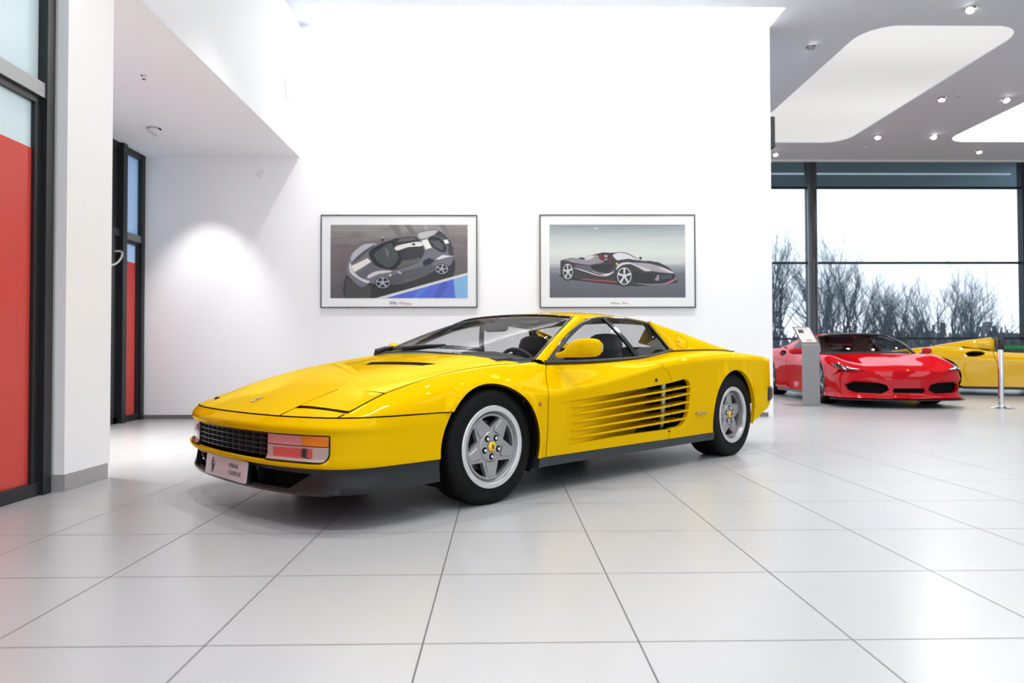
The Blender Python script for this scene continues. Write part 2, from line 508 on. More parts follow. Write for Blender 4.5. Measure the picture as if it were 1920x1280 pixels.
def build_body(B=TB):
    g = .0028
    # ---- front lid
    lidline = [(.955, .800), (.875, .776), (.63, .752), (.36, .750), (.065, .750), (-.2, .757), (-.40, .785)]
    nose = [(s_+.0, l_) for l_, s_ in NOSE if l_ <= .83]
    nose_edge = nose
    right = [(s_, l_) for s_, l_ in lidline]
    def mirror_t(L): return [(a, 2*B.N-b) for a, b in L][::-1]
    def half_loop():
        ne = [(a, B.t_of_l(a, b, 2.4)) for a, b in densify([(es(l_), l_) for l_ in (0, .1, .2, .3, .4, .462)], .02, False)]
        # inner cut for the headlight cover
        inn = [(a, B.t_of_l(a, b, 2.4)) for a, b in densify([(es(.462), .462), (.713, .477), (.612, .740)], .02, False)]
        sd = [(a, B.t_of_l(a, b, 2.4)) for a, b in densify([(.612, .750-g), (.36, .75-g), (.065, .75-g), (-.2, .757-g), (-.30, .765-g)], .02, False)]
        bk = [(a, B.t_of_l(a, b, 2.4)) for a, b in densify([(-.315, .755), (-.255, .70), (-.17, .56), (-.12, .35), (-.09, .15), (-.085, 0)], .02, False)]
        return ne, inn, sd, bk
    ne, inn, sd, bk = half_loop()
    L = ne + inn + sd + bk
    N2 = 2*B.N
    full = L + [(a, N2-b) for a, b in L[::-1]]
    # drop duplicates at the centre line
    F2 = []
    for p in full:
        if not F2 or np.hypot(p[0]-F2[-1][0], (p[1]-F2[-1][1])*SY) > 1e-4: F2.append(p)
    if np.hypot(F2[0][0]-F2[-1][0], (F2[0][1]-F2[-1][1])*SY) < 1e-4: F2.pop()
    vent = [(.318, .11), (.262, .075), (.128, .56), (.212, .53)]
    vent = [(.325, -.42), (.325, .42), (.125, .56), (.27, .36), (.27, -.36), (.125, -.56)]
    vent = [(.218, .525), (.322, .125), (.252, .085), (.134, .56)]
    def t_any(a, b): return B.t_of_l(a, abs(b), 2.4) if b >= 0 else N2-B.t_of_l(a, abs(b), 2.4)
    vl = np.array([(a, t_any(a, b)) for a, b in densify(vent, .02)])
    # a surface that also covers the far half
    class Full:
        N = B.N
        def __call__(s, a, t):
            a = np.asarray(a, float); t = np.asarray(t, float)
            m = t > B.N
            P = B(a, np.where(m, N2-t, t)); P[:, 1] = np.where(m, -P[:, 1], P[:, 1]); return P
        def normal(s, a, t):
            a = np.asarray(a, float); t = np.asarray(t, float)
            m = t > B.N
            P = B.normal(a, np.where(m, N2-t, t)); P[:, 1] = np.where(m, -P[:, 1], P[:, 1]); return P
    FB = Full()
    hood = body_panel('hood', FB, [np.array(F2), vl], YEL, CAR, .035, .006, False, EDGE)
    # slot behind the hood vent
    m = MB(); ss = np.linspace(.31, .11, 5); tt = np.linspace(4.4, N2-4.4, 30)
    P = FB(np.repeat(ss, 30), np.tile(tt, 5)).reshape(5, 30, 3); P[:, :, 2] -= .005; m.grid(P)
    v = m.build('hood_vent', MBK, CAR, fix=False); v['label'] = 'black recessed vent slot'
    for mir in (False, True):
        # headlight cover: flap and front strip
        lidl = lambda s_: float(np.interp(s_, [.6, .63, .875, .955], [.752, .750, .776, .800]))
        c1 = [(.713-g, .477+2*g), (.615, .745)]
        side = [(a, lidl(a)-2*g) for a in np.linspace(.62, .79, 8)]
        fl = conv(B, [('l', [(.912, .470), (.701, .485), (.622, .740)] + side + [(.822, .762)])])
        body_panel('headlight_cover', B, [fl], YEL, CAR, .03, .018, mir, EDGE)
        ft = conv(B, [('l', [(es(.475), .475), (.940, .472), (.850, .767), (es(.772), .772), (es(.74), .74), (es(.68), .68), (es(.6), .6), (es(.54), .54)])])
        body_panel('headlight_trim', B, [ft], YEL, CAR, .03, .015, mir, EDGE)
        sl = conv(B, [('l', [(.955, .472), (.865, .772), (.78, .763), (.89, .476)])])
        panel('headlight_slot', lambda s, t: B(s, t)-B.normal(s, t)*.013, B.normal, [sl], YEL, CAR, .03, 1, SY, 0, mir)
        # front fender
        fz = [(s_, seam_z(s_)+.003) for s_ in (.915, .85, .6)]
        a0 = math.degrees(math.atan2(seam_z(.34)+.003-AF[1], .28)); a0 = math.degrees(math.asin((.515-AF[1])/AF[2]))
        fe = conv(B, [('l', [(es(.782), .782), (es(.80), .80), (es(.82), .82)]), ('z', [(.80, .513), (.6, .517), (.34, .517)]), ('z', arc(AF, a0, 180+12.5)),
                      ('z', [(-.33, .213), (-.390, .213), (-.392, .30), (-.392, .45), (-.390, .553), (-.412, .62), (-.440, .685), (-.455, .71)]),
                      ('t', [(-.470, 3.80), (-.487, 4.0)]),
                      ('l', [(-.45, .795), (-.44, .765), (-.33, .768), (-.2, .757+g), (.065, .75+g), (.36, .75+g), (.63, .752+g), (es(.779)-.01, .777+g)])])
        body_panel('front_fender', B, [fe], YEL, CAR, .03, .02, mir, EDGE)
        # door
        ot = [(-1.617, .606), (-1.515, .597), (-1.2, .570), (-.9, .548), (-.679, .532), (-.44, .517)]
        ob = [(-.44, .262), (-.637, .264), (-.989, .276), (-1.3, .280), (-1.617, .283)]
        do = conv(B, [('t', [(-.497, 4.0), (-.476, 3.80)]), ('z', [(-.461, .71), (-.446, .685), (-.418, .62), (-.397, .553), (-.399, .45), (-.399, .30), (-.398, .213), (-1.617, .213), (-1.617, .28)]),
                      ('z', ob[::-1][1:]), ('z', ot[::-1]), ('z', [(-1.60, .64), (-1.56, .688), (-1.50, .712)]), ('t', [(-1.46, 3.2), (-1.445, 3.6), (-1.44, 4.0), (-1.0, 4.02)])])
        d = body_panel('door', B, [do], YEL, CAR, .03, .02, mir)
        # rear quarter
        ro = [(-1.623, .607), (-1.74, .622), (-1.775, .627), (-1.815, .62), (-1.842, .60), (-1.852, .575), (-1.848, .50), (-1.84, .42), (-1.828, .37), (-1.80, .325), (-1.765, .298), (-1.72, .288), (-1.623, .284)]
        a1 = 180 + math.degrees(math.asin((AR[1]-.213)/AR[2]))
        q = conv(B, [('t', [(-1.446, 4.0), (-1.451, 3.6), (-1.466, 3.2)]), ('z', [(-1.507, .712), (-1.567, .688), (-1.607, .64)]), ('z', ro), ('z', [(-1.623, .213), (AR[0]-0+AR[2]*cos(R(a1)) - .0, .213)][:1] + [(-2.165, .213)]),
                     ('z', arc(AR, -19, 196)),
                     ('z', [(-2.872, .250), (-2.95, .262), (-3.1, .315), (-3.2, .335), (-3.36, .40)]), ('z', [(-3.395, .5), (-3.40, .6), (-3.41, .70)]),
                     ('t', [(-3.42, 2.4), (-3.42, 3.5), (-3.42, 4.4), (-2.9, 4.2), (-2.85, 3.9), (-2.5, 3.75), (-2.2, 3.82), (-2.02, 4.05), (-1.75, 4.05)])])
        # arch runs from the front foot over the top: rebuild in the right order
        body_panel('rear_fender', B, [q], YEL, CAR, .03, .03, mir)
        # recessed intake floor (belongs to door) and strakes
        def depth(s): return float(np.interp(s, [-1.66, -1.62, -1.55, -1.45, -1.2, -.9, -.7, -.44], [.17, .150, .128, .112, .070, .030, .012, .0]))
        DC = Curve1([(-1.7, .20), (-1.55, .185), (-1.4, .145), (-1.2, .092), (-.95, .045), (-.7, .012), (-.45, .0), (-.3, 0)], .04)
        def fch(a_, z_):
            t_ = np.array([B.t_of_z(float(p_), float(q_), 3.) for p_, q_ in zip(a_, z_)]); Q = B(a_, t_)
            Q[:, 1] -= np.maximum(DC(a_), 0)*np.clip((-.44-a_)/.02, 0, 1); return Q
        def nch(a_, z_):
            e = .012; p_ = fch(a_+e, z_)-fch(a_-e, z_); q_ = fch(a_, z_+e)-fch(a_, z_-e); n_ = np.cross(q_, p_); n_ /= np.linalg.norm(n_, axis=1)[:, None]; return n_*np.sign(n_[:, 1:2])
        zt_ = lambda q_: float(np.interp(q_, [-1.6, -.5, -.44], [.625, .535, .517])); zb_ = lambda q_: float(np.interp(q_, [-1.6, -.5, -.44], [.255, .25, .262]))
        lp = [(-.44, .262), (-.44, .517)] + [(q_, zt_(q_)) for q_ in np.arange(-.5, -1.61, -.05)] + [(-1.60, .625), (-1.60, .255)] + [(q_, zb_(q_)) for q_ in np.arange(-1.55, -.49, .05)]
        rec = panel('intake_channel', fch, nch, [densify(lp, .02)], YEL, d, .035, 1, 1, 0, mir)
        m = MB()   # dark duct behind the rear half of the opening
        sg = -1 if mir else 1
        m.box((-1.95, sg*.60, .24), (-1.585, sg*.78, .66)); 
        m.box((-1.88, sg*.78, .24), (-1.865, sg*.93, .66)); m.box((-1.90, sg*.78, .635), (-1.60, sg*.95, .645)); m.box((-1.90, sg*.78, .262), (-1.60, sg*.95, .272))
        m.build('intake_duct', MBK, CAR)
        m = MB()   # bright trailing edge of the channel
        E_ = []
        for k in range(12):
            z = .27+.335*k/11; t = B.t_of_z(-1.60, z, 3.); y = B([-1.6], [t])[0][1]
            E_.append([(-1.622, sg*(y-.09), z), (-1.626, sg*(y-.074), z), (-1.634, sg*(y-.065), z), (-1.646, sg*(y-.065), z), (-1.654, sg*(y-.08), z)])
        m.grid(E_); o = m.build('channel_edge', mat('edge_steel', (.30, .33, .36), .2, metal=.9), d, fix=False)
        stz = [((.488), .546, .573), (.444, .492, .522), (.397, .437, .461), (.350, .382, .401), (.302, .331, .343)]
        s_end = [-1.862, -1.858, -1.853, -1.845, -1.81]
        for (za, zb, zc), se in zip(stz, s_end):
            zf = lambda s_: float(np.interp(s_, [se, -1.514, -.622], [zc, zb, za]))
            for (sa, sb, par) in ((-.60, -1.615, d), (-1.625, se-.004, None)):
                n = max(3, int(abs(sb-sa)/.03)); rg = []
                for i in range(n+1):
                    s_ = sa+(sb-sa)*i/n; z = zf(s_); t = B.t_of_z(s_, z, 3.); y = B([s_], [t])[0][1]
                    f = min(1, max(0, (-.60-s_)/.12)); h = .0045*f+.0012; dep = max(.004, float(DC(s_))*1.0+.004) if s_ > -1.6 else .12
                    yo = y+.0022
                    ring = [(s_, yo-.002, z-h), (s_, yo, z-h*.4), (s_, yo, z+h*.4), (s_, yo-.002, z+h), (s_, yo-dep, z+h*.8), (s_, yo-dep, z-h*.8)]
                    if mir: ring = [(x, -y_, z_) for x, y_, z_ in ring]
                    rg.append(ring)
                m = MB(); m.rings(rg)
                m.build('strake' if par else 'intake_strake', YEL, par or CAR, sharp=50)
        # sill
        rg = []
        for i in range(40):
            s_ = -.335-(2.222-.335)*i/39; y = B([s_], [0])[0][1]
            rg.append([(s_, sg*(y-.006), .212), (s_, sg*(y-.012), .156), (s_, sg*(y-.05), .150), (s_, sg*(y-.30), .150), (s_, sg*(y-.30), .212)])
        m = MB(); m.rings(rg); o = m.build('side_sill', SIL, CAR)
    # engine deck between the fenders
    m = MB(); ss = np.linspace(-1.96, -3.42, 50); tt = np.linspace(4.15, N2-4.15, 40)
    G = FB(np.repeat(ss, 40), np.tile(tt, 50)).reshape(50, 40, 3); m.grid(G); m.build('engine_cover', YEL, CAR, fix=False)
    for k in range(9):
        m = MB(); s_ = -2.15-.085*k; m.box((s_-.03, -.42, .835), (s_+.03, .42, .858)); o = m.build('engine_louvre', BLK, CAR); bevel(o, .004)
    # tail panel
    m = MB(); m.box((-3.40, -.78, .36), (-3.36, .78, .76)); m.build('tail_panel', BLK, CAR)
    for k in range(5):
        m = MB(); z = .50+.045*k; m.box((-3.43, -.80, z), (-3.40, .80, z+.022)); m.build('tail_grille_bar', BLK, CAR)
    m = MB(); m.rings([sup((0, 0, 0), 1, 1)] if False else [[(-3.36+dx, sgn*(.80), .36), (-3.43+dx, sgn*(.80), .37), (-3.44+dx, sgn*.80, .47), (-3.36+dx, sgn*.80, .48)] for sgn, dx in ((-1, 0), (1, 0))])
    m.build('rear_bumper', YEL, CAR)
    for sg in (1, -1):
        m = MB()   # black wrap-round overrider at the tail corner
        pts = [(-3.20, sg*.945), (-3.28, sg*.93), (-3.36, sg*.90), (-3.42, sg*.85), (-3.44, sg*.78)]
        m.rings([[(a, b, .40), (a-.012, b+sg*.008, .42), (a-.012, b+sg*.008, .50), (a, b, .52), (a+.03, b-sg*.04, .52), (a+.03, b-sg*.04, .40)] for a, b in pts])
        m.build('bumper_guard', BLK, CAR)
        m = MB(); m.box((-2.081, sg*.970, .363), (-1.934, sg*.984, .381)); o = m.build('side_marker', mat('marker_lens', (.35, .22, .08), .2, coat=1), CAR); bevel(o, .003)
        y = .912
        m = MB(); m.lathe([(0, .012), (.009, .010), (.013, .004), (.014, -.01)], 16, 'y'); o = m.build('side_repeater', mat('repeater', (.45, .10, .01), .2, coat=1), CAR)
        o.location = (-.325, sg*y, .522); o.scale = (1, sg, 1)
        m = MB(); m.lathe([(0, .006), (.012, .005), (.015, -.01)], 16, 'y'); o = m.build('door_lock', GBK, CAR); o.location = (-1.43, sg*.967, .627); o.scale = (1, sg, 1)
    return FB

class Sweep:
    """u = arc length from the centre (signed), v = profile parameter = height; offset(v,u)"""
    def __init__(s, off, tilt=None): s.off = off
    def __call__(s, u, v):
        u = np.asarray(u, float); v = np.asarray(v, float); a = np.abs(u)
        x = np.interp(a, PD, PL[:, 0]); y = np.interp(a, PD, PL[:, 1])
        e = .02
        def at(q):
            q = np.asarray(q); qq = np.abs(q)
            return np.stack([np.interp(qq, PD, PL[:, 0]), np.interp(qq, PD, PL[:, 1])*np.sign(q)], -1)
        d = at(a+e)-at(a-e); d /= np.linalg.norm(d, axis=1)[:, None]
        n = np.stack([d[:, 1], -d[:, 0]], -1)   # outward
        o = s.off(v, a)
        q = np.stack([x+n[:, 0]*o, y+n[:, 1]*o], -1)
        q[:, 1] *= np.where(u < 0, -1, 1)
        return np.column_stack([q[:, 0], q[:, 1], v])
    def normal(s, u, v):
        e = .006; u = np.asarray(u, float); v = np.asarray(v, float)
        a = s(u+e, v)-s(u-e, v); b = s(u, v+e*.5)-s(u, v-e*.5)
        n = np.cross(a, b); n /= np.linalg.norm(n, axis=1)[:, None]+1e-12
        return n
def s_of_u(u): return float(np.interp(abs(u), PD, PL[:, 0]))
def u_of_s(s_): return float(np.interp(-s_, -PL[:, 0], PD))
def u_of_l(l_): return float(np.interp(l_, PL[:, 1][:int(len(PL)*.9)], PD[:int(len(PD)*.9)]))

def bump_off(v, a):
    k = np.clip(1-(a-.75)/.35, .0, 1)
    o = np.interp(v, [.27, .285, .295, .31, .325, .435, .45, .462, .474, .485, .511], [-.012, .0, .006, .006, -.004, -.004, .0, .001, -.004, -.012, -.05])
    return o*(.25+.75*k)*1. + 0.0
BO_X = np.arange(.25, .54, .002)
def _mk():
    base = np.interp(BO_X, [.25, .285, .296, .312, .325, .435, .448, .462, .472, .511, .54], [.0, .008, .022, .022, .004, .002, .010, .014, .010, -.024, -.05])
    k = np.exp(-.5*(np.arange(-6, 7)/1.6)**2); k /= k.sum()
    return np.convolve(np.pad(base, 6, 'edge'), k, 'valid')
BO_Y = _mk()
def bump_off2(v, a):
    k = np.clip(1-(a-.74)/.42, 0, 1); k = k*k*(3-2*k)
    return np.interp(v, BO_X, BO_Y)*(.12+.88*k)
def spoil_off(v, a):
    k = np.clip(1-(a-.80)/.30, 0, 1)
    return np.interp(v, [.155, .17, .20, .26, .29], [-.012, .0, -.012, -.022, -.012])*(.4+.6*k) - .004

def rr_loop(u0, u1, v0, v1, r=(0, 0, 0, 0)):
    """rectangle loop with per-corner radii: (u0v0, u1v0, u1v1, u0v1)"""
    out = []
    for (cx_, cy_, sx_, sy_, rad, a0) in ((u0, v0, 1, 1, r[0], 180), (u1, v0, -1, 1, r[1], 270), (u1, v1, -1, -1, r[2], 0), (u0, v1, 1, -1, r[3], 90)):
        if rad <= 0: out.append((cx_, cy_)); continue
        for i in range(7):
            a = R(a0+90*i/6); out.append((cx_+sx_*rad+rad*cos(a), cy_+sy_*rad+rad*sin(a)))
    return densify(out, .02)

def build_front():
    SB = Sweep(bump_off2); SS = Sweep(spoil_off)
    U1 = PD[-1]
    # bumper side edge meets the wheel arch
    def arch_u(z): return u_of_s(AF[0]+math.sqrt(max(AF[2]**2-(z-AF[1])**2, 0)))
    top = [(-arch_u(.511)+.0, .511), (arch_u(.511), .511)]
    edge = [(arch_u(z), z) for z in np.linspace(.511, .286, 14)]
    outer = densify([(-a, b) for a, b in edge][::-1] + edge, .03)
    g0 = u_of_l(.405); l0 = u_of_l(.413); l1 = u_of_l(.775)
    holes = [rr_loop(-g0, g0, .322, .434)]
    lamps = []
    for sg in (1, -1):
        lo = rr_loop(l0, l1, .312, .436, (.004, .045, .006, .004))
        if sg < 0: lo = lo*np.array([-1, 1])
        lamps.append(lo)
    # one opening for grille and lamps
    op = rr_loop(-l1-.004, l1+.004, .309, .438, (.047, .047, .008, .008))
    fb = panel('front_bumper', SB, SB.normal, [outer, op], YEL, CAR, .03, 1., 1., .03)
    # dark gasket between the bumper and the lids
    us = np.linspace(-arch_u(.511)+.005, arch_u(.511)-.005, 120)
    Pg = Sweep(lambda v, a: bump_off2(v*0+.511, a)-.004)(us, np.full(120, .5)); Qg = Sweep(lambda v, a: bump_off2(v*0+.511, a)-.03)(us, np.full(120, .5))
    m = MB(); m.rings([[(p[0], p[1], .506), (p[0], p[1], .5165), (q[0], q[1], .5165), (q[0], q[1], .506)] for p, q in zip(Pg, Qg)]); m.build('bumper_gasket', MBK, CAR)
    # lamp clusters
    for sg in (1, -1):
        off = Sweep(lambda v, a: bump_off2(v, a)-.008)
        lo = rr_loop(l0, l1, .309, .438, (.004, .045, .006, .004))
        fr = Sweep(lambda v, a: bump_off2(v, a)-.012)
        mir = sg < 0
        cl = empty('headlamp_cluster'); cl.parent = CAR; 
        panel('lamp_housing', fr, fr.normal, [lo], GBK, cl, .03, 1, 1, .02, mir)
        um = l0+.60*(l1-l0)
        for nm, a, b, z0, z1, mm, rad in (('parking_lens', l0+.006, um, .386, .431, PNK, (0, 0, 0, .004)), ('indicator_lens', um+.002, l1-.008, .386, .431, ORG, (0, 0, .004, 0)),
                                      ('fog_lens', l0+.006, l1-.008, .317, .382, CLR, (.003, .038, 0, 0))):
            panel(nm, off, off.normal, [rr_loop(a, b, z0, z1, rad)], mm, cl, .03, 1, 1, .012, mir)
        off3 = Sweep(lambda v, a: bump_off2(v, a)-.0065)
        panel('lamp_reflector', off3, off3.normal, [rr_loop(l0+.05, l1-.09, .326, .374, (.006, .006, .006, .006))], CHR, cl, .03, 1, 1, .001, mir)
        for k in range(10):
            pass
    # grille
    gr = empty('grille'); gr.parent = CAR
    bk = Sweep(lambda v, a: bump_off2(v, a)*0-.07)
    panel('grille_backing', bk, bk.normal, [rr_loop(-g0-.02, g0+.02, .30, .445)], MBK, gr, .04, 1, 1, 0)
    GB = mat('grille_metal', (.09, .09, .1), .25, metal=.6)
    for k in range(5):
        z = .331+.0245*k
        us = np.linspace(-g0, g0, 41); P = Sweep(lambda v, a: v*0-.012)(us, np.full(41, z))
        m = MB(); m.rings([[(p[0], p[1], z-.0022), (p[0], p[1], z+.0022), (p[0]-.03, p[1], z+.0016), (p[0]-.03, p[1], z-.0016)] for p in P]); m.build('grille_bar', GB, gr)
    for k in range(13):
        u = -g0+2*g0*k/12; p = Sweep(lambda v, a: v*0-.016)(np.array([u]), np.array([.38]))[0]
        m = MB(); m.box((p[0]-.03, p[1]-.0022, .322), (p[0], p[1]+.0022, .436)); m.build('grille_upright', GB, gr)
    # lower spoiler
    edge = [(u_of_s(.385), z) for z in np.linspace(.283, .175, 8)]
    low = [(u_of_l(.70), .158), (0, .158)]
    o = [(-a, b) for a, b in edge]
    outer = densify(edge + [(u_of_l(.80), .166), (u_of_l(.6), .160), (0, .160), (-u_of_l(.6), .160), (-u_of_l(.80), .166)] + o[::-1], .03)
    hl = densify([(.09, .183), (.56, .181), (.685, .255), (.09, .262)], .02)
    hr = hl*np.array([-1, 1])
    sp = panel('front_spoiler', SS, SS.normal, [outer[::-1], hl, hr], BLK, CAR, .03, 1, 1, .03)
    bk = Sweep(lambda v, a: v*0-.11)
    m = MB(); us = np.linspace(-.8, .8, 41); P = bk(us, np.full(41, .2)); m.rings([[(p[0], p[1], .17), (p[0], p[1], .285), (p[0]-.05, p[1]*.95, .285), (p[0]-.05, p[1]*.95, .17)] for p in P])
    m.build('duct_backing', MBK, CAR)
    m = MB(); P = Sweep(lambda v, a: v*0-.005)(us, np.full(41, .16)); Q = Sweep(lambda v, a: v*0-.13)(us, np.full(41, .16))
    m.rings([[(p[0], p[1], .160), (p[0], p[1], .172), (q[0], q[1], .178), (q[0], q[1], .165)] for p, q in zip(P, Q)]); m.build('duct_floor', GBK, CAR)
    for sg in (1, -1):
        m = MB(); m.add([(1.065, sg*.335, .265), (1.065, sg*.345, .265), (1.035, sg*.305, .180), (1.035, sg*.295, .180), (.98, sg*.335, .265), (.98, sg*.345, .265), (.96, sg*.305, .18), (.96, sg*.295, .18)],
                       [(0, 1, 2, 3), (4, 7, 6, 5), (0, 4, 5, 1), (3, 2, 6, 7), (1, 5, 6, 2), (0, 3, 7, 4)]); m.build('duct_vane', GBK, CAR)
    # inner body under the front
    m = MB(); m.box((.3, -.62, .16), (.93, .62, .42)); m.build('nose_core', MBK, CAR)
    # plate
    pl = empty('license_plate', (1.083, .022, .228)); pl.parent = CAR; pl.rotation_euler = (0, R(-6), 0)
    m = MB(); pts = []
    m2 = [(y, z) for y, z in rr_loop(-.243, .243, -.053, .053, (.01,)*4)]
    V = [(-.004, y, z) for y, z in m2]+[(.004, y, z) for y, z in m2]; n = len(m2)
    m.add(V, [tuple(range(n))[::-1], tuple(range(n, 2*n))]+[(i, (i+1) % n, n+(i+1) % n, n+i) for i in range(n)])
    m.build('plate_panel', mat('plate_white', (.62, .56, .56), .25, coat=.5), pl)
    m3 = rr_loop(-.247, .247, -.057, .057, (.012,)*4); m = MB(); n = len(m3)
    V = [(-.02, y, z) for y, z in m3]+[(-.0042, y, z) for y, z in m3]
    m.add(V, [tuple(range(n))[::-1], tuple(range(n, 2*n))]+[(i, (i+1) % n, n+(i+1) % n, n+i) for i in range(n)]); m.build('plate_frame', GBK, pl)
    # lettering faces +s; reading direction is -l seen from the front... left on the picture is the car's right (-l)
    TXT = mat('plate_ink', (.03, .03, .035), .4)
    for body, dz in (('FERRARI', .0175), ('CLASSICHE', -.017)):
        M = Matrix(((0, 0, 1, .0048), (1, 0, 0, .045), (0, 1, 0, dz), (0, 0, 0, 1)))
        text_obj('plate_lettering', body, .0285, TXT, pl, M, .0004, 'LEFT', spacing=1.02)
    horse(pl, TXT, Matrix(((0, 0, 1, .0048), (1, 0, 0, -.155), (0, 1, 0, 0), (0, 0, 0, 1))), .082)

HORSE = [(-.02,-.50),(.05,-.50),(.03,-.44),(.00,-.36),(.06,-.26),(.14,-.20),(.12,-.34),(.20,-.44),(.28,-.43),(.22,-.36),(.24,-.22),(.22,-.08),(.14,.02),(.10,.12),(.14,.20),(.10,.30),(.12,.40),(.05,.50),(.03,.43),(-.08,.38),(-.16,.32),(-.12,.28),(-.02,.30),(-.04,.22),(-.16,.26),(-.26,.20),(-.24,.14),(-.18,.19),(-.08,.14),(-.10,.06),(-.24,.06),(-.30,-.04),(-.24,-.05),(-.20,.00),(-.10,-.02),(-.08,-.14),(-.12,-.28),(-.08,-.40)]
TAIL = [(.20,-.05),(.30,.04),(.34,.18),(.30,.30),(.38,.20),(.40,.06),(.32,-.08),(.24,-.14)]
def horse(parent, m_, M, h, name='horse_emblem'):
    mb = MB()
    for L in (HORSE, TAIL):
        mb.prism([(x*h, y*h) for x, y in L], 0, .0004)
    o = mb.build(name, m_, parent, smooth=False)
    o.matrix_local = M
    return o

# ---- greenhouse
WS_SIDE = [(-.455, .748, .770), (-.72, .672, .912), (-1.0, .588, 1.050)]
HEADER = [(-1.0, .588, 1.050), (-.955, .42, 1.068), (-.93, .22, 1.078), (-.925, 0, 1.081)]
COWL = [(-.455, .748, .770), (-.30, .68, .772), (-.17, .52, .792), (-.10, .27, .812), (-.075, 0, .820)]
DRIP_F = [(-.490, .803, .745), (-.64, .757, .833), (-.777, .722, .918), (-.984, .664, 1.005), (-1.1, .640, 1.037)]
DRIP_R = [(-1.1, .640, 1.037), (-1.207, .624, 1.058), (-1.4, .612, 1.068), (-1.6, .610, 1.064), (-1.87, .615, 1.040)]
REAR_E = [(-1.87, .615, 1.040), (-1.94, .662, .945), (-2.03, .718, .824)]
BASE = [(-.490, .803, .745), (-.92, .818, .750), (-1.44, .800, .768), (-1.75, .765, .790), (-2.03, .718, .824)]
RIDGE = [(-1.90, .600, 1.052), (-2.14, .655, .997), (-2.38, .700, .940), (-2.655, .745, .872), (-2.86, .80, .822)]
SBASE = [(-2.03, .718, .822), (-2.2, .770, .828), (-2.5, .800, .832), (-2.86, .805, .820)]
def loft_patch(A, B_, bulge, n=24, k=8):
    A = resample(cat(A, 12), n); B_ = resample(cat(B_, 12), n); G = np.zeros((n, k, 3))
    for i in range(n):
        for j in range(k):
            f = j/(k-1); G[i, j] = A[i]*(1-f)+B_[i]*f + np.array(bulge)*4*f*(1-f)
    return G
def mirG(G): H = np.array(G); H[..., 1] *= -1; return H
def roof_z(s, l):
    zc = pchip([-2.1, -1.9, -1.7, -1.45, -1.2, -1.05, -.92], [1.05, 1.083, 1.107, 1.122, 1.113, 1.098, 1.081], np.asarray(s, float))
    dr = np.interp(s, [-1.9, -1.4, -1.25, -1.1, -1.0, -.92], [.040, .050, .054, .052, .042, .034])
    return zc - dr*(np.abs(l)/.615)**2.6
